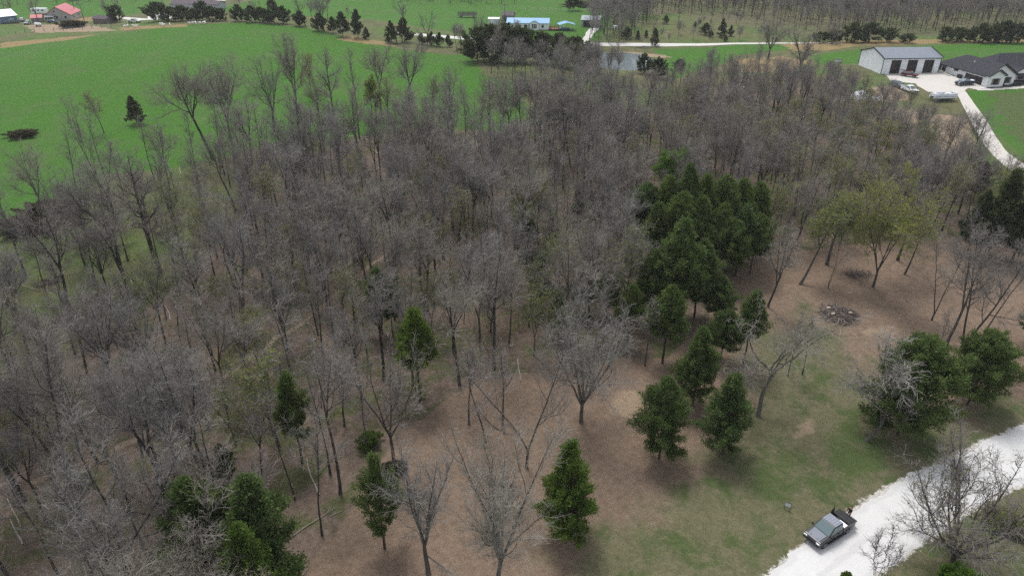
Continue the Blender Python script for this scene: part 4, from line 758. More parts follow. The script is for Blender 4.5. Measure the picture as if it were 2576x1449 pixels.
def gen_tree(seed, Ht, r0, cb=.4, spread=.3, leaders=1, fork=.5, tilt=.3, gn=.05, limbs=14, dens=1., lean=(0, 0), limb_ang=.85, up=.10, droop=0., tw=1., kink=.13, leaf=0, leafsz=.16, base_low=False):
    r = np.random.RandomState(seed)
    hf = fork if leaders > 1 else 1.0
    d0 = np.array([[lean[0], lean[1], 1.]]); d0 /= np.linalg.norm(d0)
    tp, tr = walk(r, np.array([[0, 0, -.4]]), d0, np.array([Ht * hf + .4]), 12, gn * .6, .02, np.array([r0]), .62 if leaders > 1 else .12)
    tr[:, 0] *= 1.55; tr[:, 1] *= 1.08
    parts = [tubes(tp, tr, 8)]; axes = [(tp, tr)]
    if leaders > 1:
        az = r.rand() * 6.28 + np.arange(leaders) * 6.2832 / leaders + r.normal(0, .3, leaders); ti = tilt * (r.rand(leaders) * .6 + .7)
        Dn = np.stack([np.cos(az) * np.sin(ti), np.sin(az) * np.sin(ti), np.cos(ti)], -1) + d0 * .25; Dn /= np.linalg.norm(Dn, axis=1, keepdims=True)
        L = Ht * (1 - hf) / np.maximum(np.cos(ti), .8) * (r.rand(leaders) * .25 + .82)
        lp, lr = walk(r, np.repeat(tp[:, -1] - [[0, 0, .25]], leaders, 0), Dn, L, 12, gn, .03, np.full(leaders, tr[0, -1] * (.95 if leaders < 3 else .8)), .12)
        parts.append(tubes(lp, lr, 7)); axes = [(lp, lr)]
    NA = len(axes[0][0]); ap, ar = axes[0]
    per = np.full(NA, max(3, int(round(limbs / NA))))
    t0 = cb if NA == 1 else max(.06, (cb - hf) / (1 - hf))
    def LL(t, pi, r):
        q = (t - t0) / (1 - t0); return 1.3 * spread * Ht * (np.clip(1 - q, 0, 1) ** .5 * .9 + .2) * (r.rand(len(t)) * .6 + .65)
    l1, r1 = spawn(r, ap, ar, per, t0, limb_ang, .22, LL, .6, 9, kink, up * .8 - droop, .3, .03)
    parts.append(tubes(l1, r1, 5))
    if base_low:
        l0, q0 = spawn(r, tp, tr, np.array([3]), .45, 1.35, .15, lambda t, pi, r: np.full(len(t), spread * Ht * 1.05), .42, 9, kink * 1.3, .01, .2, .03)
        parts.append(tubes(l0, q0, 5)); l1 = np.concatenate([l1, l0]); r1 = np.concatenate([r1, q0])
    ln = np.linalg.norm(np.diff(l1, axis=1), axis=2).sum(1)
    c2 = np.maximum(4, (ln * 2.3 * dens).astype(int))
    l2, r2 = spawn(r, l1, r1, c2, .16, .72, .25, lambda t, pi, r: (ln[pi] * .46 * (1.12 - t * .75) * (r.rand(len(t)) * .7 + .6) + .25), .55, 5, kink * 1.25, up * .8 - droop * 1.5, .4, .022, .065)
    big = r2[:, 0] > .028
    tw_parts = [tubes(l2, r2 * tw, 3)]
    l2a, r2a = spawn(r, ap, ar, np.full(NA, int(18 * dens)), .55, .8, .25, lambda t, pi, r: .06 * Ht * (r.rand(len(t)) * .8 + .5) * (1.25 - t * .8), .5, 4, kink, up, .3, .011, .03)
    tw_parts.append(tubes(l2a, r2a * tw, 3)); l2 = np.concatenate([l2, l2a[:, [0, 1, 2, 3, 4, 4]] if l2a.shape[1] < 6 else l2a]); r2 = np.concatenate([r2, r2a[:, [0, 1, 2, 3, 4, 4]]])
    l2[len(l2) - len(l2a):, 5] += .01
    ln2 = np.linalg.norm(np.diff(l2, axis=1), axis=2).sum(1)
    c3 = np.maximum(3, (ln2 * 5.0 * dens).astype(int))
    l3, r3 = spawn(r, l2, r2, c3, .12, .68, .28, lambda t, pi, r: (ln2[pi] * .40 + .34) * (r.rand(len(t)) * .9 + .45), .6, 3, kink, up * .5 - droop * 1.5, .6, .0145, .022)
    tw_parts.append(tubes(l3, r3 * tw, 3))
    ln3 = np.linalg.norm(np.diff(l3, axis=1), axis=2).sum(1)
    c4 = np.maximum(1, (ln3 * 1.9 * dens + r.rand(len(ln3))).astype(int))
    l4, r4 = spawn(r, l3, r3, c4, .2, .7, .3, lambda t, pi, r: .40 * (r.rand(len(t)) * .9 + .5), .8, 2, kink, up * .4, .7, .0105, .0135)
    tw_parts.append(tubes(l4, r4 * tw, 3))
    tv, tf = merge(parts); cv, cf = merge(tw_parts); lf = None
    if leaf:
        src = np.concatenate([l4[:, 1:].reshape(-1, 3), l3[:, 1:].reshape(-1, 3)]); n = int(len(src) * leaf); P = src[r.randint(0, len(src), n)] + r.normal(0, .05, (n, 3))
        a = r.normal(0, 1, (n, 3)); a /= np.linalg.norm(a, axis=1, keepdims=True); c = np.cross(a, r.normal(0, 1, (n, 3))); c /= np.linalg.norm(c, axis=1, keepdims=True) + 1e-9
        sz = leafsz * (r.rand(n, 1) * .8 + .5); V = np.stack([P, P + a * sz + c * sz * .4, P + a * sz * 1.6, P + a * sz - c * sz * .4], 1).reshape(-1, 3)
        lf = (V, np.arange(n * 4).reshape(n, 4))
    return (tv, tf), (cv, cf), lf
def tree_meshes(seed, Ht, r0, bark=None, twig=None, bud=None, **k):
    (tv, tf), (cv, cf), lf = gen_tree(seed, Ht, r0, **k)
    t = npmesh("trunk", tv, [tf], [bark or BARK], smooth=True); ms = [twig or TWIG]; mi = None
    if lf is not None:
        mi = np.concatenate([np.zeros(len(cf), int), np.ones(len(lf[1]), int)]); cf2 = lf[1] + len(cv); cv = np.concatenate([cv, lf[0]]); cf = np.concatenate([cf, cf2]); ms = ms + [bud or BUD]
    return t, npmesh("crown", cv, [cf], ms, mi)
def gen_cedar(seed, Ht, wid, hb=.12, shape='cone', tips=1, dens=1., gap=.0, lf=.155, low=0.):
    r = np.random.RandomState(seed); tv = []; tops = [(0, 0, 1.)]
    for k in range(tips - 1):
        a = r.rand() * 6.28; tops.append((math.cos(a) * wid * .22, math.sin(a) * wid * .22, .86 + r.rand() * .1))
    for ox, oy, q in tops:
        t = np.linspace(0, 1, 10)[:, None]; P = np.concatenate([ox * np.minimum(1, t * 2.2), oy * np.minimum(1, t * 2.2), t * Ht * q * .97 - .3 * (1 - t)], 1) + np.concatenate([r.normal(0, .03, (10, 2)), np.zeros((10, 1))], 1)
        tv.append(tubes(P[None], (np.linspace(1, .08, 10) * Ht * .0135)[None], 7))
    nb = int(185 * dens * (Ht / 11)); BP = []; BD = []; BL = []
    lob = r.rand(8) * 6.28; la = r.rand(8) * .5 + .6
    for i in range(nb):
        ox, oy, q = tops[i % len(tops)]; t = hb + (1 - hb) * ((i + r.rand()) / nb) ** .92; h = Ht * q * t; s = (t - hb) / (1 - hb)
        if shape == 'cone': pr = (1 - s) ** .72 * min(1, .45 + s * 4.5)
        elif shape == 'oval': pr = math.sin(math.pi * min(1, (s * .82 + .2))) ** .75 * (1 - s * .25)
        else: pr = (1 - s ** 2.2) * min(1, .6 + s * 2)
        az = r.rand() * 6.2832
        lobe = 1 + .12 * math.sin(az * 3 + lob[0] + s * 5) + .09 * math.sin(az * 5 + lob[1] - s * 9)
        L = (wid / 2) * pr * lobe * (r.rand() * .36 + .76) + .14
        if gap and math.sin(az * 2 + lob[2] + s * 7) > 1 - gap * 2: L *= .55
        ph = .15 + .65 * s - low * (1 - s)
        BP.append((ox * .9, oy * .9, h)); BD.append((math.cos(az) * math.cos(ph), math.sin(az) * math.cos(ph), math.sin(ph))); BL.append(L)
    BP = np.array(BP); BD = np.array(BD); BL = np.array(BL)
    lp, lr = walk(r, BP, BD, BL, 5, .10, .07, np.full(nb, .035), .25); tv.append(tubes(lp, lr, 3))
    cnt = np.maximum(4, (BL * (6.4 if dens > .6 else 4)).astype(int)); tp, tr = spawn(r, lp, lr, cnt, .28, .75, .3, lambda t, pi, r: (BL[pi] * .20 + .17) * (r.rand(len(t)) * .8 + .5) * (1.1 - t * .6), .4, 3, .15, .12, .3, .006)
    n = len(tp); k = 12; src = tp[:, 1:].reshape(-1, 3); dd = (tp[:, 1:] - tp[:, :-1]).reshape(-1, 3); dd /= np.linalg.norm(dd, axis=1, keepdims=True) + 1e-9
    pi = np.tile(np.arange(len(src)), 9 if dens > .6 else 3); m = len(pi); P = src[pi] + r.normal(0, .13 if dens > .6 else .09, (m, 3))
    o = dd[pi] * .8 + r.normal(0, .55, (m, 3)) + [0, 0, .30]; o /= np.linalg.norm(o, axis=1, keepdims=True)
    c = np.cross(o, r.normal(0, 1, (m, 3))); c /= np.linalg.norm(c, axis=1, keepdims=True) + 1e-9
    sz = lf * (r.rand(m, 1) * .7 + .6); V = np.stack([P - c * sz * .22, P + o * sz * .6 - c * sz * .30, P + o * sz * 1.15, P + o * sz * .5 + c * sz * .30], 1).reshape(-1, 3)
    return merge(tv), (V, np.arange(m * 4).reshape(m, 4))
def cedar_meshes(seed, Ht, wid, leafm=None, **k):
    (tv, tf), (cv, cf) = gen_cedar(seed, Ht, wid, **k)
    return npmesh("trunk", tv, [tf], [CBARK], smooth=True), npmesh("crown", cv, [cf], [leafm or CED])

TREES = []                                  # every tree: kind, meshes, place, turn, scale, wording
def plant(kind, meshes, p, scale=1., rz=0., words=None, tilt=(0, 0), group=None, Ht=10.):
    TREES.append(dict(kind=kind, m=meshes, p=Vector(p), s=scale, rz=rz, w=words, tilt=tilt, g=group, H=Ht))
rnd = random.Random(7)
# ---- trees that can be told apart: foot (u, v), top row, wording, shape
def hero(u, v, vt, words, r0=.2, kind='bare_tree', rz=None, Hmax=20.5, dy=None, group=None, **k):
    p = G(u, v); Ht = min(tall(u, v, vt), Hmax); sd = int(u * 7 + v) % 9973
    plant(kind, tree_meshes(sd, Ht, r0, **k), p, 1., 0, words, group=group, Ht=Ht)
hero(1252, 1500, 1135, "big pale-limbed leafless tree spreading wide at the bottom edge of the clearing", .30, bark=BARKP, twig=TWIGP, leaders=6, fork=.27, tilt=.40, spread=.26, limbs=36, cb=.33, limb_ang=.6, dens=.9, tw=1.05)
hero(1078, 1442, 1105, "leafless tree with one long low limb reaching left over a thin cedar", .26, bark=BARKP, twig=TWIGP, leaders=4, fork=.33, tilt=.24, spread=.21, limbs=22, cb=.35, base_low=True, dens=.85, limb_ang=.55, tw=1.1)
hero(1325, 1178, 850, "leafless tree forking low into a wide V in the middle of the clearing", .21, leaders=2, fork=.16, tilt=.36, spread=.23, limbs=18, cb=.3, dens=.85)
hero(1462, 1062, 755, "broad many-stemmed leafless tree with grey-green bark beside the pale bare patch", .30, bark=BARKP, twig=TWIGP, leaders=7, fork=.20, tilt=.46, spread=.29, limbs=44, cb=.25, dens=.85, limb_ang=.6)
hero(1265, 1085, 868, "slender straight leafless tree behind the V-forked tree", .14, spread=.17, limbs=12, cb=.5)
hero(1222, 1113, 880, "thin crooked leafless tree leaning left in the clearing", .12, spread=.17, limbs=11, cb=.55, lean=(-.16, .05), gn=.12)
hero(1180, 1067, 872, "thin leafless tree just inside the curved edge of the clearing", .12, spread=.2, limbs=14, cb=.5, twig=TWIGP)
hero(992, 1185, 885, "leafless tree with a rootball of brush at its foot on the clearing edge", .24, leaders=4, fork=.32, tilt=.4, spread=.24, limbs=22, cb=.3, dens=.7)
hero(856, 1242, 850, "tall dark bare-trunked tree standing alone at the edge of the leaf litter", .19, leaders=2, fork=.52, tilt=.3, spread=.17, limbs=14, cb=.55, bark=BARK)
hero(810, 1347, 1090, "thin dark leafless tree beside the big bottom cedars", .12, spread=.18, limbs=12, cb=.45, twig=TWIGP, gn=.1)
hero(742, 1255, 1010, "slim leafless tree behind the twin bottom cedars", .12, spread=.17, limbs=11, cb=.5)
hero(1622, 920, 768, "small pale leafless tree between two cedars", .11, spread=.2, limbs=14, cb=.4, twig=TWIGP)
hero(1932, 772, 555, "upright leafless tree on the shaded edge of the brush-pile clearing", .2, leaders=3, fork=.3, tilt=.28, spread=.21, limbs=20, cb=.3, twig=TWIGP)
hero(1906, 1046, 785, "gnarled pale-limbed tree with drooping branches beside a pair of cedars", .30, bark=BARKP, twig=TWIGP, leaders=4, fork=.38, tilt=.6, spread=.33, limbs=22, cb=.35, droop=.09, gn=.16, kink=.27, limb_ang=1.0, tw=1.1, dens=.8)
hero(1982, 946, 790, "thin dark double stem behind the gnarled pale tree", .09, leaders=2, fork=.08, tilt=.08, spread=.12, limbs=10, cb=.5)
hero(2018, 942, 785, "single thin dark stem right of the gnarled pale tree", .09, spread=.1, limbs=8, cb=.6)
hero(2176, 1108, 885, "leaning pale-limbed leafless tree in front of a dark cedar near the road", .26, bark=BARKP, twig=TWIGW, leaders=3, fork=.22, tilt=.4, spread=.34, limbs=24, cb=.25, droop=.07, lean=(.42, -.04), limb_ang=.7, tw=1.3, dens=.85)
hero(2370, 887, 590, "straight dark leafless tree behind the right-hand cedars", .24, spread=.2, limbs=16, cb=.4, lean=(.06, 0), leaders=2, fork=.4, tilt=.25)
hero(2412, 888, 585, "leafless tree split at the ground into two thick diverging trunks", .28, leaders=2, fork=.06, tilt=.42, spread=.2, limbs=24, cb=.3, lean=(.15, 0))
hero(2344, 806, 575, "slim leafless pair of stems beyond the dark right-hand cedars", .15, leaders=2, fork=.08, tilt=.16, spread=.2, limbs=18, cb=.3, twig=TWIGP)
hero(2475, 836, 630, "slim leafless tree leaning right near the right edge", .12, spread=.18, limbs=12, cb=.35, lean=(.2, 0))
hero(2345, 905, 780, "small thin leafless tree touching the dark cedar by the road", .07, spread=.22, limbs=9, cb=.3)
hero(2398, 1412, 1185, "many-stemmed budding tree with dark limbs overhanging the white gravel road", .30, kind='budding_tree', twig=TWIG, bark=BARK, leaders=9, fork=.09, tilt=.9, spread=.30, limbs=64, cb=.2, kink=.15, dens=.9, limb_ang=.65, leaf=.10, leafsz=.12, tw=1.25)
hero(2196, 1470, 1345, "bare sapling clump on the near road verge", .05, leaders=4, fork=.06, tilt=.3, spread=.22, limbs=12, cb=.2, twig=TWIGD)
hero(2080, 666, 500, "thick-trunked budding tree at the back of the brush-pile clearing", .3, kind='budding_tree', spread=.28, limbs=18, cb=.4, leaf=.55, leafsz=.2)
hero(2011, 716, 520, "budding tree leaning right at the clearing edge above the brush pile", .22, kind='budding_tree', spread=.26, limbs=16, cb=.45, lean=(.42, .1), leaf=.65, leafsz=.2)
hero(2084, 726, 575, "thin dark pair of saplings rising side by side behind the brush pile", .09, leaders=2, fork=.07, tilt=.2, spread=.16, limbs=12, cb=.45)
hero(2196, 723, 478, "round-crowned leafy tree forking low, brightest in the clearing", .24, kind='budding_tree', leaders=4, fork=.18, tilt=.45, spread=.3, limbs=28, cb=.3, leaf=.6, leafsz=.19)
hero(2275, 690, 490, "slender leaning budding tree right of the round leafy tree", .16, kind='budding_tree', spread=.2, limbs=14, cb=.4, lean=(.12, 0), leaf=.3, leafsz=.18)
hero(2258, 655, 470, "dark-trunked leafless tree behind the round leafy tree", .24, spread=.22, limbs=16, cb=.45)
hero(1676, 520, 378, "bright green freshly leafed tree above the dark cedar clump", .2, kind='leafy_tree', leaders=3, fork=.3, tilt=.25, spread=.22, limbs=26, cb=.3, leaf=2.2, leafsz=.24, bud=LEAFY)
hero(1302, 640, 492, "yellow-green budding tree in the middle of the grey woods", .18, kind='budding_tree', leaders=2, fork=.4, spread=.22, limbs=18, cb=.4, leaf=.7, leafsz=.24)
hero(935, 295, 205, "bright yellow-green budding tree at the pasture edge between two tall bare trees", .16, kind='budding_tree', spread=.25, limbs=16, cb=.3, leaf=1.1, leafsz=.3)
hero(786, 250, 145, "faint yellow budding tree against the green pasture", .14, kind='budding_tree', spread=.24, limbs=14, cb=.3, leaf=.5, leafsz=.25)
hero(262, 335, 235, "thin orange-tinged budding tree alone on the left pasture edge", .13, kind='budding_tree', spread=.26, limbs=14, cb=.35, leaf=.35, leafsz=.2)
hero(2180, 305, 235, "yellow-green budding tree below the white tarped heap", .15, kind='budding_tree', spread=.28, limbs=16, cb=.3, leaf=.6, leafsz=.25)
hero(182, 1240, 830, "large dark oak with two heavy trunks left of the dirt path", .34, leaders=2, fork=.08, tilt=.16, spread=.25, limbs=26, cb=.4)
hero(60, 1262, 830, "large leafless oak on the far left edge beside the path", .34, leaders=2, fork=.45, tilt=.35, spread=.28, limbs=22, cb=.4)
hero(430, 1300, 940, "tall leafless tree with a heavy dark leaning trunk behind the bottom cedars", .28, spread=.24, limbs=18, cb=.45, leaders=2, fork=.5, tilt=.3)
hero(525, 1235, 860, "tall leafless tree with a fine pale grey rounded crown", .26, leaders=4, fork=.38, tilt=.35, spread=.23, limbs=26, cb=.35, twig=TWIGP, dens=1.15)
hero(355, 1490, 1150, "leafless tree with a forked trunk and pale broken limb at the bottom edge", .28, leaders=3, fork=.3, tilt=.5, spread=.28, limbs=20, cb=.3, twig=TWIGP, base_low=True)
hero(315, 700, 430, "lone leaning oak with gnarled limbs on the left edge of the woods", .36, leaders=2, fork=.4, tilt=.25, spread=.26, limbs=22, cb=.3, gn=.09, kink=.24, lean=(-.06, 0))
hero(402, 688, 330, "tallest ivy-dark oak on the left edge of the woods", .42, spread=.22, limbs=20, cb=.35, gn=.06, kink=.22)
hero(240, 440, 240, "slim many-stemmed leafless tree in the pasture corner", .16, leaders=4, fork=.12, tilt=.2, spread=.18, limbs=18, cb=.3)
hero(536, 402, 190, "broad spreading oak on the pasture edge, leaning left", .36, spread=.34, limbs=18, cb=.38, gn=.08, kink=.24, lean=(-.12, 0), leaders=2, fork=.55, tilt=.4)
hero(592, 412, 185, "broad leafless oak next to the left-leaning oak on the pasture edge", .34, spread=.3, limbs=18, cb=.35, kink=.24, leaders=2, fork=.5, tilt=.35)
hero(754, 320, 102, "tall dark leafless tree standing highest against the green hill", .34, spread=.24, limbs=22, cb=.3, leaders=2, fork=.4, tilt=.25)
hero(690, 330, 150, "leafless tree with many upswept stems against the green hill", .28, leaders=5, fork=.3, tilt=.35, spread=.22, limbs=26, cb=.25)
hero(850, 352, 108, "tall straight narrow-crowned tree against the green pasture", .32, spread=.17, limbs=18, cb=.45)
hero(905, 352, 135, "tall thin leafless tree beside the narrow-crowned tree", .2, spread=.14, limbs=14, cb=.5)
hero(962, 300, 128, "dark leafless tree behind the yellow-green budding tree", .28, spread=.26, limbs=18, cb=.35, leaders=2, fork=.5)
hero(1027, 300, 125, "leafless tree with a thick lower trunk and V crown at the pasture edge", .3, spread=.26, limbs=18, cb=.4, leaders=3, fork=.5, tilt=.4)
hero(690, 730, 540, "pale weathered dead tree with bleached limbs in the woods", .25, bark=BARKP, twig=TWIGP, leaders=3, fork=.25, tilt=.6, spread=.33, limbs=16, cb=.2, dens=.7, kink=.3, tw=1.4)
hero(1932, 150, 62, "leafless tree with a thick short trunk in the straw grass", .4, Hmax=16, leaders=3, fork=.3, tilt=.55, spread=.36, limbs=18, cb=.3)
hero(2010, 190, 85, "tall leafless tree between the straw grass and the shop lawn", .36, Hmax=18, leaders=2, fork=.35, tilt=.35, spread=.3, limbs=18, cb=.3)
hero(2092, 112, 62, "squat leafless tree by the dark hedge behind the shop", .3, Hmax=12, spread=.4, limbs=16, cb=.3)
hero(1928, 110, 68, "dark leafless tree beside the valley road among cedars", .3, Hmax=9, leaders=3, fork=.3, tilt=.5, spread=.36, limbs=16, cb=.3, twig=TWIGD)
hero(1000, 112, 72, "broken-topped dark snag in the pasture fence row", .3, spread=.3, limbs=8, cb=.4, lean=(-.2, 0), dens=.5, twig=TWIGD)
hero(1075, 116, 40, "leafless fence-row tree with an arching two-way fork", .22, leaders=2, fork=.4, tilt=.45, spread=.26, limbs=16, cb=.35)
hero(1160, 133, 70, "slim leafless tree at the end of the pasture fence row", .16, spread=.28, limbs=14, cb=.4, leaders=3, fork=.4, tilt=.3)
hero(1200, 150, 45, "tall leafless tree with ascending stems rising over the cedar thicket", .22, leaders=4, fork=.35, tilt=.25, spread=.2, limbs=20, cb=.3)
hero(1012, 110, 5, "tall thin leafless tree above the middle of the fence row", .18, spread=.2, limbs=14, cb=.55, leaders=2, fork=.6)
hero(815, 78, 0, "leafless tree with a haze of twigs behind the ridge cedars", .25, spread=.32, limbs=20, cb=.35, leaders=3, fork=.4)
hero(770, 68, 0, "bent dark leafless tree between the ridge cedars", .22, spread=.22, limbs=12, cb=.5, lean=(-.15, 0), twig=TWIGD)
hero(275, 56, -10, "leafless double-trunked tree beside the brown shed", .25, leaders=2, fork=.1, tilt=.18, spread=.18, limbs=16, cb=.4)
hero(302, 48, -18, "leafless tree behind the dark round cedar by the brown shed", .22, leaders=2, fork=.25, tilt=.18, spread=.18, limbs=16, cb=.4)
hero(100, 66, -10, "bare yard tree in front of the small red-roofed shed", .25, spread=.22, limbs=14, cb=.4, leaders=2, fork=.4, tilt=.3)
hero(36, 50, -10, "leafless tree behind the parked truck at the left farm", .25, spread=.26, limbs=14, cb=.4)

def cedar(u, v, vt, wpx, words, leafm=None, group=None, kind='cedar_tree', Hmin=1., **k):
    p = G(u, v); Ht = max(Hmin, tall(u, v, vt)); t = p.y * cP - (p.z - CZ) * sP; w = wpx * t / F
    if t > 165: k = dict(hb=k.get('hb', .1), shape=k.get('shape', 'cone'), dens=.42, lf=.5)
    w *= 1.06
    plant(kind, ('cedar', round(w / Ht, 2), leafm or CED, k), p, Ht, rnd.random() * 6.28, words, group=group, Ht=Ht)
GC = "cedars of the dark clump"
cedar(1425, 1335, 1116, 170, "bright green twin-topped cedar at the edge of the bottom clearing", CEDY, tips=2, hb=.1)
cedar(1657, 1154, 958, 172, "wide cedar with a shadow on the grass, left of a pair", gap=.2, hb=.12)
cedar(1817, 1142, 950, 158, "wide cedar with a gap showing its trunk, right of a pair", gap=.4, hb=.12)
cedar(1742, 1020, 832, 132, "pointed bright-tipped cedar behind the pair of wide cedars", hb=.14)
cedar(1666, 914, 726, 108, "tall cedar with bare lower trunk beside the small pale tree", hb=.35)
for i, (u, v, vt, w, s) in enumerate([(1690, 815, 562, 170, "tallest pale green cedar in the middle of the cedar grove"), (1745, 800, 610, 125, "cedar on the right flank of the tallest grove cedar"), (1630, 815, 635, 110, "cedar on the left flank of the tallest grove cedar"), (1800, 815, 698, 105, "dark cedar on the clearing side of the grove"), (1868, 922, 738, 92, "thin cedar with a leaning trunk at the clearing edge"), (1812, 908, 786, 125, "low bushy cedar in front of the thin leaning cedar"), (1525, 800, 678, 92, "round cedar left of the grove beside a slim bare tree"), (1578, 872, 722, 88, "feathery cedar with thin bare stems below it"), (1460, 792, 665, 78, "small dark cedar standing left of the grove"), (1404, 850, 735, 64, "slim pale cedar behind the broad many-stemmed tree"), (1362, 785, 640, 76, "hazy thin cedar on the left fringe of the grove"), (1452, 560, 480, 42, "narrow dark cedar among grey trunks north of the grove")]):
    cedar(u, v, vt, w, s, hb=.22 if i not in (4, 7) else .4, gap=.1)
cedar(1058, 1012, 785, 112, "bright green cedar with a bare lower trunk inside the woods", CEDY, hb=.42, gap=.1)
cedar(962, 838, 680, 78, "dark cedar in the woods upper left of the bright one", hb=.3, shape='col'); cedar(990, 858, 705, 62, "smaller cedar touching the dark woods cedar", hb=.4)
cedar(762, 1168, 945, 112, "dim cedar half hidden by leafless trees left of the clearing", hb=.35, gap=.4, dens=.62); cedar(575, 1215, 1120, 70, "low dim cedar among bare trunks at lower left", hb=.2); cedar(1330, 640, 545, 60, "dim cedar beside the yellow-green budding tree in mid woods", hb=.2)
cedar(552, 1490, 1214, 215, "large dark cedar at the bottom edge, left of the twins", hb=.08, shape='oval', gap=.25); cedar(692, 1500, 1205, 180, "large cedar at the bottom edge, right of the twins", hb=.08, shape='oval', gap=.2); cedar(668, 1590, 1330, 190, "yellowish cedar cut by the bottom edge in front of the twins", CEDY, hb=.1)
cedar(968, 1378, 1152, 152, "sparse cedar seen through the low limb of a leafless tree", CED, hb=.25, gap=.7, dens=.61)
for i, (u, v, vt) in enumerate([(1612, 650, 448), (1660, 655, 438), (1706, 660, 428), (1748, 668, 432), (1795, 665, 438), (1838, 660, 440), (1882, 650, 455), (1640, 690, 500), (1694, 695, 495), (1742, 698, 505), (1795, 700, 505), (1850, 695, 500), (1822, 712, 545), (1886, 690, 525), (1768, 716, 560)]):
    row = "back" if i < 7 else "front"; n = ["leftmost", "second from left", "third from left", "fourth from left", "third from right", "second from right", "rightmost"]
    w = f"dark cedar, {n[i]} in the back row of the dense cedar clump" if i < 7 else f"dark bare-stemmed cedar, {['leftmost','second from left','third from left','fourth from left','fourth from right','third from right','second from right','rightmost'][sorted([1640,1694,1742,1795,1850,1822,1886,1768]).index(u)]} in the front row of the dense cedar clump"
    cedar(u, v, vt + rnd.uniform(-8, 26), rnd.uniform(84, 108), w, hb=.34, shape='oval' if i % 4 == 0 else 'cone', group=GC)
cedar(2258, 1092, 858, 225, "big dark rounded cedar behind the leaning pale tree by the road", CED, shape='oval', hb=.06); cedar(2434, 1018, 842, 178, "big dark rounded cedar standing in its own shadow on the right", CED, shape='oval', hb=.12, gap=.1)
cedar(2482, 648, 435, 110, "tall dark cedar near the right edge below the driveway", CEDD, hb=.12, gap=.25); cedar(2432, 640, 485, 84, "dim cedar left of the tall right-edge cedar", CEDD, hb=.2, gap=.3); cedar(2545, 660, 470, 95, "dark cedar cut off by the right edge", CEDD, hb=.15); cedar(2592, 868, 716, 80, "cedar branch tips poking in from the right edge", hb=.15); cedar(2600, 960, 850, 70, "cedar just at the right edge above the road", CEDD, hb=.15)
cedar(2330, 480, 400, 70, "dim evergreen among the bare trees below the driveway bend", CEDD, hb=.2, gap=.2); cedar(2448, 500, 410, 80, "dark evergreen beside the lower driveway", CEDD, hb=.15)
cedar(345, 312, 246, 52, "small dark cedar alone at the pasture edge behind budding brush", CEDD, hb=.05)
GR = "cedars along the ridge"
rc = [(400, 53, 10, 62), (432, 53, 21, 50), (460, 52, 18, 52), (488, 52, 26, 46), (512, 51, 8, 50), (536, 52, 20, 44), (558, 52, 24, 34), (602, 53, 14, 38), (634, 55, 17, 42), (660, 56, 22, 40), (690, 58, 3, 44), (714, 59, 18, 36), (756, 67, 30, 42), (806, 79, 36, 44), (838, 84, 45, 30), (863, 93, 33, 40), (901, 97, 28, 36), (922, 100, 70, 20), (985, 109, 56, 34), (1017, 107, 49, 44), (1060, 113, 86, 24), (1086, 115, 82, 30), (1106, 118, 84, 26), (1128, 119, 90, 22)]
ordn = "first second third fourth fifth sixth seventh eighth ninth tenth eleventh twelfth thirteenth fourteenth fifteenth sixteenth seventeenth eighteenth nineteenth twentieth twenty-first twenty-second twenty-third twenty-fourth twenty-fifth twenty-sixth twenty-seventh twenty-eighth twenty-ninth thirtieth".split()
for i, (u, v, vt, w) in enumerate(rc):
    if i < 12: s = f"dark cedar, {ordn[i]} from the left along the green hilltop"
    else: s = f"dark cedar, {ordn[i - 12]} from the left in the sloping fence row right of the hilltop"
    cedar(u, v + (1.5 if i < 12 else 0), vt, w * (1.25 if i < 12 else 1.1), s, CEDD, group=GR, hb=.02 if i not in (14, 15, 16) else .12, shape='cone')
cedar(296, 57, 17, 46, "dark round cedar beside the brown shed", CEDD, shape='oval', hb=.03); cedar(182, 2, -22, 34, "dark evergreen behind the red-roofed house", CEDD, shape='oval')
cedar(1441, 28, -14, 46, "dark round tree alone in the far meadow behind the blue-roofed home", CEDD, shape='oval', hb=.1); cedar(2480, 28, -14, 24, "dark cedar alone in the far right field", CEDD)
GT = "cedars of the pond thicket"
for i, (u, v, vt, w) in enumerate([(1202, 152, 86, 56), (1236, 154, 80, 62), (1276, 154, 78, 62), (1318, 154, 88, 56), (1360, 156, 98, 56), (1402, 160, 102, 54), (1440, 168, 110, 52), (1474, 178, 122, 44)]):
    cedar(u, v + 4, vt - 12, w * 1.6, f"brownish dark cedar, {ordn[i]} from the left in the thicket left of the pond", CEDD, group=GT, hb=.02, shape='dome')
cedar(1618, 186, 138, 46, "dark bushy cedar on the right bank of the pond", CEDD, shape='oval', hb=.02); cedar(1655, 198, 150, 52, "dark evergreen right of the pond behind a bare tree", CEDD, shape='oval', hb=.02, gap=.2); cedar(1708, 178, 152, 34, "low brownish evergreen farther right of the pond", CEDD, shape='oval', hb=.02)
GV = "cedars scattered beyond the valley road"
for u, v, vt, w, s in [(1674, 61, 41, 22, "round dark cedar highest up the slope"), (1604, 99, 78, 16, "small cedar left of the large roadside cedar"), (1625, 95, 77, 13, "small pointed cedar nearest the large roadside cedar"), (1646, 115, 74, 30, "large cedar standing on the near side of the road"), (1774, 88, 60, 32, "widest cedar in the pair on the slope"), (1788, 94, 77, 16, "small cedar against the widest slope cedar"), (1814, 95, 50, 26, "tallest cedar on the slope"), (1837, 92, 66, 19, "dark cedar left of the roadside leafless tree"), (1825, 105, 90, 15, "low cedar just above the road"), (1748, 69, 56, 13, "tiny cedar left of the slope pair"), (1760, 60, 50, 11, "tiny cedar above the slope pair"), (1576, 98, 70, 30, "dark cedar at the foot of the grey thicket")]:
    cedar(u, v, vt, w, s + " beyond the pond" if 'slope' not in s else s + " beyond the valley road", CEDD, group=GV, hb=.03)
GH = "hedge trees behind the shop"
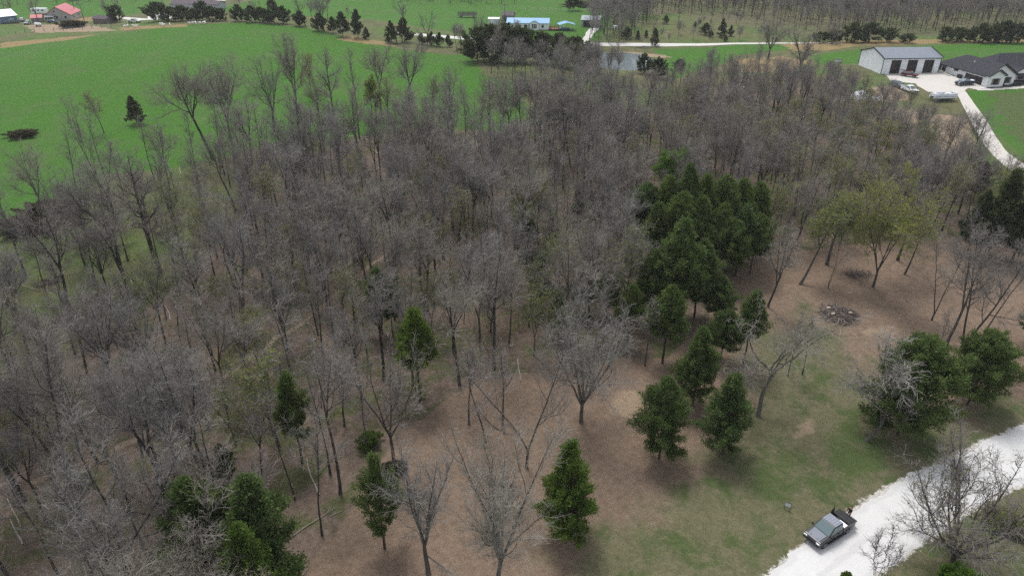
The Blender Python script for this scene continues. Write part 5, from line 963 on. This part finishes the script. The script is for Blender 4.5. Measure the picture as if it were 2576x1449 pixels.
for i, (u, v, vt, w) in enumerate([(2062, 106, 84, 34), (2098, 106, 80, 34), (2140, 106, 60, 38), (2184, 106, 60, 40), (2230, 106, 74, 38), (2278, 107, 88, 34), (2376, 106, 70, 30), (2404, 105, 74, 32), (2432, 105, 78, 32), (2462, 107, 62, 38), (2492, 107, 66, 36), (2522, 107, 55, 42), (2552, 108, 62, 36), (2584, 108, 66, 36)]):
    cedar(u, v + 1, vt, w * 1.45, f"dark evergreen, {ordn[i]} from the left in the hedge behind the shop and house", CEDD, group=GH, hb=.0, shape='dome')
def bush(u, v, wpx, hm, words, leafm=None):
    p = G(u, v); t = p.y * cP - (p.z - CZ) * sP; w = wpx * t / F
    plant('bush', ('bush', round(w / hm, 2), leafm or BUSHM, {}), p, hm, rnd.random() * 6.28, words, Ht=hm)
bush(176, 70, 62, 2.3, "long rounded bush in front of the red-roofed house"); bush(48, 345, 66, 1.4, "low dark bramble mound out in the pasture"); bush(112, 550, 120, 3.0, "large tangled bush at the pasture corner"); bush(45, 585, 110, 2.6, "greyish bramble left of the large tangled bush"); bush(85, 588, 90, 2.0, "low green-brown bramble below the large tangled bush")
bush(1470, 15, 110, 1.6, "long low reddish brush strip in the meadow behind the blue-roofed home"); bush(1310, 118, 40, 2.0, "low brush beside the cedar thicket"); bush(2420, 1490, 120, 1.8, "green bush at the foot of the many-stemmed tree", LEAFY); bush(2125, 1462, 30, 1.0, "small green shrub on the near road verge", CEDY); bush(2540, 1330, 110, 1.6, "yellow-green weeds on the right road bank", BUD)
bush(928, 1120, 60, 1.5, "green brush at the edge of the clearing", CEDY); bush(640, 470, 70, 1.8, "green brush under the pasture-edge oaks", LEAFY); bush(205, 1225, 50, 1.4, "small green shrub at the foot of the two-trunked oak", CED)
bush(986, 1186, 62, 1.0, "low tangle of cut twigs round a trunk on the clearing edge")

# ---- the leafless woods: many trees of a few shapes
PROTO = []
def proto(Ht, r0, **k): PROTO.append((Ht, tree_meshes(100 + len(PROTO) * 13, Ht, r0, **k)))
proto(17, .24, spread=.23, limbs=18, cb=.42); proto(16, .21, spread=.22, limbs=22, cb=.4, leaders=3, fork=.45, tilt=.35)
proto(18, .26, spread=.20, limbs=20, cb=.45, leaders=2, fork=.5, tilt=.3); proto(15, .19, spread=.25, limbs=20, cb=.38, leaders=2, fork=.35, tilt=.35, twig=TWIGP)
proto(16, .17, spread=.16, limbs=16, cb=.5); proto(14, .13, spread=.15, limbs=14, cb=.55, gn=.08)
proto(15, .22, spread=.27, limbs=26, cb=.33, leaders=5, fork=.3, tilt=.4); proto(17, .22, spread=.2, limbs=20, cb=.5, leaders=4, fork=.55, tilt=.35, twig=TWIGP)
proto(13, .16, spread=.28, limbs=18, cb=.35, kink=.22, twig=TWIGP); proto(16, .22, spread=.24, limbs=18, cb=.4, lean=(.14, 0), leaders=2, fork=.5)
proto(15, .15, spread=.18, limbs=16, cb=.5, lean=(-.12, .06)); proto(10, .08, spread=.2, limbs=12, cb=.45, gn=.09)
proto(17, .16, spread=.13, limbs=14, cb=.5, dens=.9); proto(15, .13, spread=.14, limbs=14, cb=.45, lean=(.08, .03)); proto(16, .18, spread=.17, limbs=18, cb=.35, leaders=2, fork=.12, tilt=.14); proto(14, .17, spread=.3, limbs=14, cb=.4, kink=.25, bark=BARKP, twig=TWIGP, dens=.7); proto(17, .2, spread=.19, limbs=20, cb=.3, leaders=3, fork=.08, tilt=.18); proto(12, .1, spread=.17, limbs=12, cb=.4, gn=.1)
BUDP = [(14, tree_meshes(900, 14, .17, spread=.26, limbs=20, cb=.38, leaders=3, fork=.4, leaf=.28, leafsz=.17)), (15, tree_meshes(913, 15, .18, spread=.22, limbs=18, cb=.4, leaf=.22, leafsz=.15)), (12, tree_meshes(926, 12, .14, spread=.27, limbs=18, cb=.35, leaders=2, fork=.35, leaf=.4, leafsz=.18))]
placed = [(t['p'].x, t['p'].y, 2.6) for t in TREES if t['kind'] != 'bush']
def free(x, y, d): return all((x - a) ** 2 + (y - b) ** 2 > (d * .5 + e * .5) ** 2 for a, b, e in placed)
def inpoly(P, x, y):
    c = False; n = len(P)
    for i in range(n):
        (ax, ay), (bx, by) = P[i], P[(i + 1) % n]
        if (ay > y) != (by > y) and x < (bx - ax) * (y - ay) / (by - ay) + ax: c = not c
    return c
FILL = gp([(-330, 900), (-200, 720), (20, 660), (150, 560), (270, 470), (440, 440), (560, 412), (720, 368), (880, 352), (1060, 330), (1250, 330), (1420, 300), (1550, 285), (1660, 282), (1760, 235), (1880, 195), (2040, 182), (2120, 205), (2160, 262), (2330, 345), (2410, 410), (2450, 480), (2560, 560), (2720, 620), (2560, 640), (2420, 590), (2200, 612), (1990, 640), (1920, 655), (1600, 640), (1590, 800), (1560, 895), (1420, 925), (1290, 930), (1150, 978), (1055, 1045), (995, 1098), (930, 1185), (870, 1290), (765, 1460), (700, 1820), (-330, 1820)])
fx = [p[0] for p in FILL]; fy = [p[1] for p in FILL]; nfill = 0
for k in range(26000):
    x = rnd.uniform(min(fx), max(fx)); y = rnd.uniform(min(fy), max(fy))
    if not inpoly(FILL, x, y): continue
    u, v = proj((x, y, H(x, y)))
    sp = 4.15 if v > 900 else 3.9 if v > 700 else 3.6
    if v < 238 and u > 1600 or (u < 190 and 470 < v < 720 and rnd.random() < .8): continue
    if 1535 < u < 1625 and v < 300: continue
    if u < 620 and v < 900: sp = 5.2
    if u < 620 and v < 640: sp = 6.5
    if 560 < u < 1250 and v < 430: sp = 5.4
    if u > 1900: sp = 3.7
    if 1590 < u < 1900 and 430 < v < 700 and rnd.random() < .75: continue
    if not free(x, y, sp): continue
    placed.append((x, y, sp)); budding = rnd.random() < (.20 if u > 1850 else .07 if v < 700 else .10)
    if budding: Hp, me = BUDP[rnd.randrange(3)]
    else: Hp, me = PROTO[rnd.randrange(18)]
    s = rnd.uniform(.74, 1.12) * (.62 if u > 2060 and v < 370 else .76 if u > 1400 and v < 330 else .80 if u > 1850 and v < 420 else .92 if u > 1850 else 1.0)
    plant('budding_tree' if budding else 'bare_tree', me, (x, y, H(x, y) - .1), s, rnd.random() * 6.28, None, (rnd.gauss(0, .035), rnd.gauss(0, .035)), Ht=Hp * s); nfill += 1
FAR = []
def scatter_far(pts, spacing, smin, smax, n=6000):
    P = gp(pts); xs = [p[0] for p in P]; ys = [p[1] for p in P]; got = []
    for _ in range(n):
        x = rnd.uniform(min(xs), max(xs)); y = rnd.uniform(min(ys), max(ys))
        if inpoly(P, x, y) and all((x - a) ** 2 + (y - b) ** 2 > spacing ** 2 for a, b in got):
            got.append((x, y)); Hp, me = PROTO[rnd.randrange(11)]; s = rnd.uniform(smin, smax)
            FAR.append(((x, y, H(x, y) - .1), PROTO.index((Hp, me)), s, rnd.random() * 6.28))
scatter_far([(1620, 46), (1690, 34), (1800, 36), (1950, 58), (2040, 78), (2120, 88), (2300, 84), (2420, 78), (2640, 80), (2640, -40), (1620, -60)], 4.3, .5, .88, 16000)
scatter_far([(1640, 106), (1640, 62), (1720, 50), (1950, 62), (2060, 100), (1900, 104)], 6.5, .2, .4)
scatter_far([(1480, 110), (1490, 60), (1520, 10), (1620, 0), (1630, 60), (1590, 96), (1540, 112)], 3.6, .55, .9)
scatter_far([(990, 8), (1130, 12), (1300, 14), (1300, -40), (960, -40)], 7, .6, .9)
scatter_far([(1480, 270), (1520, 215), (1490, 192), (1440, 180), (1260, 170), (1230, 190), (1330, 215), (1420, 260)], 4.6, .5, .75)
scatter_far([(1490, 196), (1560, 205), (1570, 190), (1500, 186)], 9, .45, .6)
scatter_far([(1466, 186), (1540, 192), (1556, 214), (1490, 222)], 3.6, .5, .72)
scatter_far([(1120, 125), (1260, 100), (1300, 95), (1300, 150), (1130, 140)], 7, .35, .6)
scatter_far([(-60, 40), (60, 20), (260, 10), (380, 5), (380, -30), (-60, -30)], 11, .5, .85)
scatter_far([(560, 30), (830, 60), (900, 75), (850, 50), (600, 10)], 14, .4, .65)
scatter_far([(1660, 240), (1740, 215), (1880, 190), (2000, 175), (2080, 200), (2100, 235), (1900, 235)], 6.5, .35, .6)
print("trees", len(TREES), "fill", nfill, "far", len(FAR))

CPROTO = {}
def cedar_proto(ratio, leafm, k):
    q = min((.45, .62, .8, 1.0, 1.3, 1.8), key=lambda a: abs(a - ratio)); key = (q, leafm.name, tuple(sorted(k.items())))
    if key not in CPROTO: CPROTO[key] = (q, cedar_meshes(300 + len(CPROTO) * 7, 10., 10 * q, leafm, **k))
    return CPROTO[key]
BPROTO = {}
def bush_proto(leafm):
    if leafm.name not in BPROTO: BPROTO[leafm.name] = cedar_meshes(700 + len(BPROTO), 4., 6., leafm, shape='dome', hb=.02, dens=2.2, lf=.26, tips=3)
    return BPROTO[leafm.name]
bare = sorted([t for t in TREES if t['kind'] == 'bare_tree'], key=lambda t: -(t['w'] is not None) * 9 - t['H'] / math.hypot(t['p'].x, t['p'].y))
def inframe(t):
    vis = [proj((t['p'].x, t['p'].y, t['p'].z + h * t['H'])) for h in (.15, .5, .9)]
    return any(-20 < u < 2596 and -20 < v < 1469 for u, v in vis)
keep = [t for t in bare if inframe(t)][:300]; kid = {id(t) for t in keep}
for t in bare:
    if id(t) not in kid: FAR.append((tuple(t['p']), [q[1] for q in PROTO].index(t['m']), t['s'], t['rz']))
def region(u, v):
    a = "by the pond" if v < 250 else "on the pasture side" if u < 480 else "left of centre" if u < 900 else "at centre" if u < 1300 else "left of the grove" if u < 1650 else "behind the cedar clump" if u < 2050 else "below the workshop"
    b = 0 if v < 330 else 1 if v < 420 else 2 if v < 540 else 3 if v < 700 else 4 if v < 900 else 5 if v < 1120 else 6 if v < 1330 else 7
    return f"{['farthest', 'far', 'upper', 'upper middle', 'middle', 'lower', 'near', 'nearest'][b]} woods row {a}", b
groups = {}
for t in TREES:
    if t['w'] is None and (t['kind'] != 'bare_tree' or id(t) in kid):
        u, v = proj(t['p']); r, _ = region(u, v); groups.setdefault((t['kind'], r), []).append((u, id(t), t))
for (kd, r), L in groups.items():
    L.sort(key=lambda q: q[0])
    for i, (u, _, t) in enumerate(L):
        h = t['H']; a = "tall" if h > 16.5 else "mid-height" if h > 13 else "short"
        n = f"{ordn[i]} from left" if i < len(ordn) else f"number {i + 1} from left"
        t['w'] = f"{a} {'leafless' if kd == 'bare_tree' else 'budding'} tree, {n} in {r}"
        t['g'] = ("leafless trees of the woods" if kd == 'bare_tree' else "budding trees of the woods")
CATS = dict(bare_tree='bare tree', budding_tree='budding tree', leafy_tree='tree', cedar_tree='cedar', bush='bush')
for t in TREES:
    if t['kind'] == 'bare_tree' and id(t) not in kid: continue
    if t['m'][0] == 'cedar':
        q, me = cedar_proto(t['m'][1], t['m'][2], t['m'][3]); ws = t['m'][1] / q; sc = (t['s'] / 10 * ws, t['s'] / 10 * ws, t['s'] / 10)
    elif t['m'][0] == 'bush':
        me = bush_proto(t['m'][2]); w = t['m'][1] * t['s'] / 6; sc = (w, w * .8, t['s'] / 4)
    else: me = t['m']; sc = (t['s'],) * 3
    o = thing(t['kind'], t['w'], CATS[t['kind']], t['p'], t['rz'], t['g'])
    o.rotation_euler = (t['tilt'][0], t['tilt'][1], t['rz']) if t['m'][0] != 'bush' else (0, 0, rnd.uniform(-.2, .2)); o.scale = sc
    link('trunk' if t['kind'] != 'bush' else 'stems', me[0], o); link('crown' if t['kind'] != 'bush' else 'foliage', me[1], o)

def instancer(name, label, items, meshes):  # one object that repeats far-off trees too many to tell apart
    me = bpy.data.meshes.new(name); me.from_pydata([q[0] for q in items], [], [])
    for nm, ty, vals in (('pick', 'INT', [q[1] for q in items]), ('size', 'FLOAT', [q[2] for q in items]), ('turn', 'FLOAT', [q[3] for q in items])):
        me.attributes.new(nm, ty, 'POINT').data.foreach_set('value', vals)
    o = link(name, me); o['kind'] = 'stuff'; o['label'] = label
    ng = bpy.data.node_groups.new(name, 'GeometryNodeTree'); ng.interface.new_socket('Geometry', in_out='INPUT', socket_type='NodeSocketGeometry'); ng.interface.new_socket('Geometry', in_out='OUTPUT', socket_type='NodeSocketGeometry')
    gi = ng.nodes.new('NodeGroupInput'); go = ng.nodes.new('NodeGroupOutput'); jn = ng.nodes.new('GeometryNodeJoinGeometry')
    def attr(nm, ty):
        a = ng.nodes.new('GeometryNodeInputNamedAttribute'); a.data_type = ty; a.inputs['Name'].default_value = nm; return a.outputs['Attribute']
    pk, sz, tn = attr('pick', 'INT'), attr('size', 'FLOAT'), attr('turn', 'FLOAT')
    cx = ng.nodes.new('ShaderNodeCombineXYZ'); ng.links.new(tn, cx.inputs[2])
    for k, pair in enumerate(meshes):
        c = ng.nodes.new('FunctionNodeCompare'); c.data_type = 'INT'; c.operation = 'EQUAL'; ng.links.new(pk, c.inputs[2]); c.inputs[3].default_value = k
        for src in pair:
            oi = ng.nodes.new('GeometryNodeObjectInfo'); oi.inputs['Object'].default_value = src; oi.inputs['As Instance'].default_value = True
            ip = ng.nodes.new('GeometryNodeInstanceOnPoints'); ng.links.new(gi.outputs[0], ip.inputs['Points']); ng.links.new(c.outputs[0], ip.inputs['Selection']); ng.links.new(oi.outputs['Geometry'], ip.inputs['Instance'])
            ng.links.new(cx.outputs[0], ip.inputs['Rotation']); ng.links.new(sz, ip.inputs['Scale']); ng.links.new(ip.outputs[0], jn.inputs[0])
    ng.links.new(jn.outputs[0], go.inputs[0]); md = o.modifiers.new('repeat', 'NODES'); md.node_group = ng; return o
first = {}
for o in COL.objects:
    if o.type == 'MESH': first.setdefault(o.data.name, o)
instancer("distant_woods", "grey leafless woods far off in the valley and behind the nearest rows", FAR, [(first[m[1][0].name], first[m[1][1].name]) for m in PROTO])

def merged_copies(src, items):
    V = []; Fq = []; k = 0
    for (x, y, z), sc, a, (v, f) in items:
        c, s_ = math.cos(a) * sc, math.sin(a) * sc; w = np.stack([v[:, 0] * c - v[:, 1] * s_ + x, v[:, 0] * s_ + v[:, 1] * c + y, v[:, 2] * sc + z], -1)
        V.append(w); Fq.append(f + k); k += len(w)
    return np.concatenate(V), np.concatenate(Fq)
SAP = []
for i in range(6):
    r = np.random.RandomState(50 + i); t_, q_ = walk(r, np.array([[0, 0, -.1]] * 3) + r.normal(0, .15, (3, 3)) * [1, 1, 0], np.array([[.1, 0, 1], [-.2, .1, 1], [0, -.25, 1.]]), np.array([3.2, 2.6, 2.2]), 6, .08, .05, np.array([.022, .018, .016]), .35)
    a_, b_ = spawn(r, t_, q_, np.array([11, 9, 8]), .25, .75, .25, lambda t, pi, r: .9 * (1.1 - t * .7) * (r.rand(len(t)) * .7 + .5), .6, 3, .15, .08, .5, .010)
    c_, d_ = spawn(r, a_, b_, np.full(len(a_), 4), .2, .7, .25, lambda t, pi, r: .45 * (r.rand(len(t)) * .7 + .5), .7, 2, .15, .05, .6, .008)
    SAP.append(merge([tubes(t_, q_, 3), tubes(a_, b_, 3), tubes(c_, d_, 3)]))
UG = []; k = 0
while len(UG) < 1700 and k < 30000:
    k += 1; x = rnd.uniform(min(fx), max(fx)); y = rnd.uniform(min(fy), max(fy))
    if inpoly(FILL, x, y):
        if 1585 < proj((x, y, H(x, y)))[0] < 1905 and 600 < proj((x, y, H(x, y)))[1] < 700: continue
        UG.append(((x, y, H(x, y)), rnd.uniform(.5, 1.35), rnd.random() * 6.28, SAP[rnd.randrange(6)]))
uv, uf = merged_copies(None, UG); nst = len(uf); LQ = []
for (x, y, z), sc, a, _ in UG[::3]:
    n = 70; P = np.random.RandomState(int(a * 1e5)).normal(0, 1, (n, 3)) * [.75 * sc, .75 * sc, .6 * sc] + [x, y, z + 1.3 * sc]; P[:, 2] = np.maximum(P[:, 2], z + .05)
    d1 = np.random.RandomState(int(a * 1e4)).normal(0, .12, (n, 3)); d2 = np.random.RandomState(int(a * 1e3)).normal(0, .10, (n, 3)); LQ.append(np.stack([P, P + d1, P + d1 + d2, P + d2], 1).reshape(-1, 3))
LV = np.concatenate(LQ); LF = np.arange(len(LV)).reshape(-1, 4) + len(uv); uv = np.concatenate([uv, LV]); uf = np.concatenate([uf, LF])
o = link("undergrowth", npmesh("undergrowth", uv, [uf], [TWIG, BUD], np.concatenate([np.zeros(nst, int), np.ones(len(LF), int)]))); o['kind'] = 'stuff'; o['label'] = "thin grey saplings and greening brush under the leafless woods"
N_ = 1500; r = np.random.RandomState(77); P_ = []
while len(P_) < N_:
    x = rnd.uniform(min(fx), max(fx)); y = rnd.uniform(min(fy), max(fy))
    if inpoly(FILL, x, y): P_.append((x, y, H(x, y) + .05))
az = r.rand(N_) * 6.28; D_ = np.stack([np.cos(az), np.sin(az), r.normal(0, .05, N_)], -1); big_ = r.rand(N_) < .12
t_, q_ = walk(r, np.array(P_), D_, np.where(big_, r.uniform(3, 8, N_), r.uniform(.8, 2.5, N_)), 4, .10, 0, np.where(big_, r.uniform(.07, .16, N_), r.uniform(.018, .04, N_)), .4)
for i in range(N_):
    for j in range(5): t_[i, j, 2] = max(t_[i, j, 2] * .2 + .8 * (H(t_[i, j, 0], t_[i, j, 1]) + .06), H(t_[i, j, 0], t_[i, j, 1]) + .02)
dv, df = tubes(t_, q_, 4)
o = link("deadwood_litter", npmesh("deadwood_litter", dv, [df], [STKP])); o['kind'] = 'stuff'; o['label'] = "pale fallen branches strewn over the leaf litter of the woods"

# pale air over the valley
b = MB().box((0, 380, 40), (2400, 1500, 160)); hz2 = b.build("haze", None)
b_, m_, hb_ = 0, bpy.data.materials.new("air"), None; m_.use_nodes = True; m_.node_tree.nodes.clear()
vo = m_.node_tree.nodes.new('ShaderNodeVolumePrincipled'); vo.inputs['Density'].default_value = HAZE; vo.inputs['Color'].default_value = (.93, .95, 1, 1); vo.inputs['Anisotropy'].default_value = .2
mo = m_.node_tree.nodes.new('ShaderNodeOutputMaterial'); m_.node_tree.links.new(vo.outputs[0], mo.inputs['Volume']); hz2.data.materials.clear(); hz2.data.materials.append(m_); hz2['kind'] = 'stuff'; hz2['label'] = "thin pale haze over the valley"
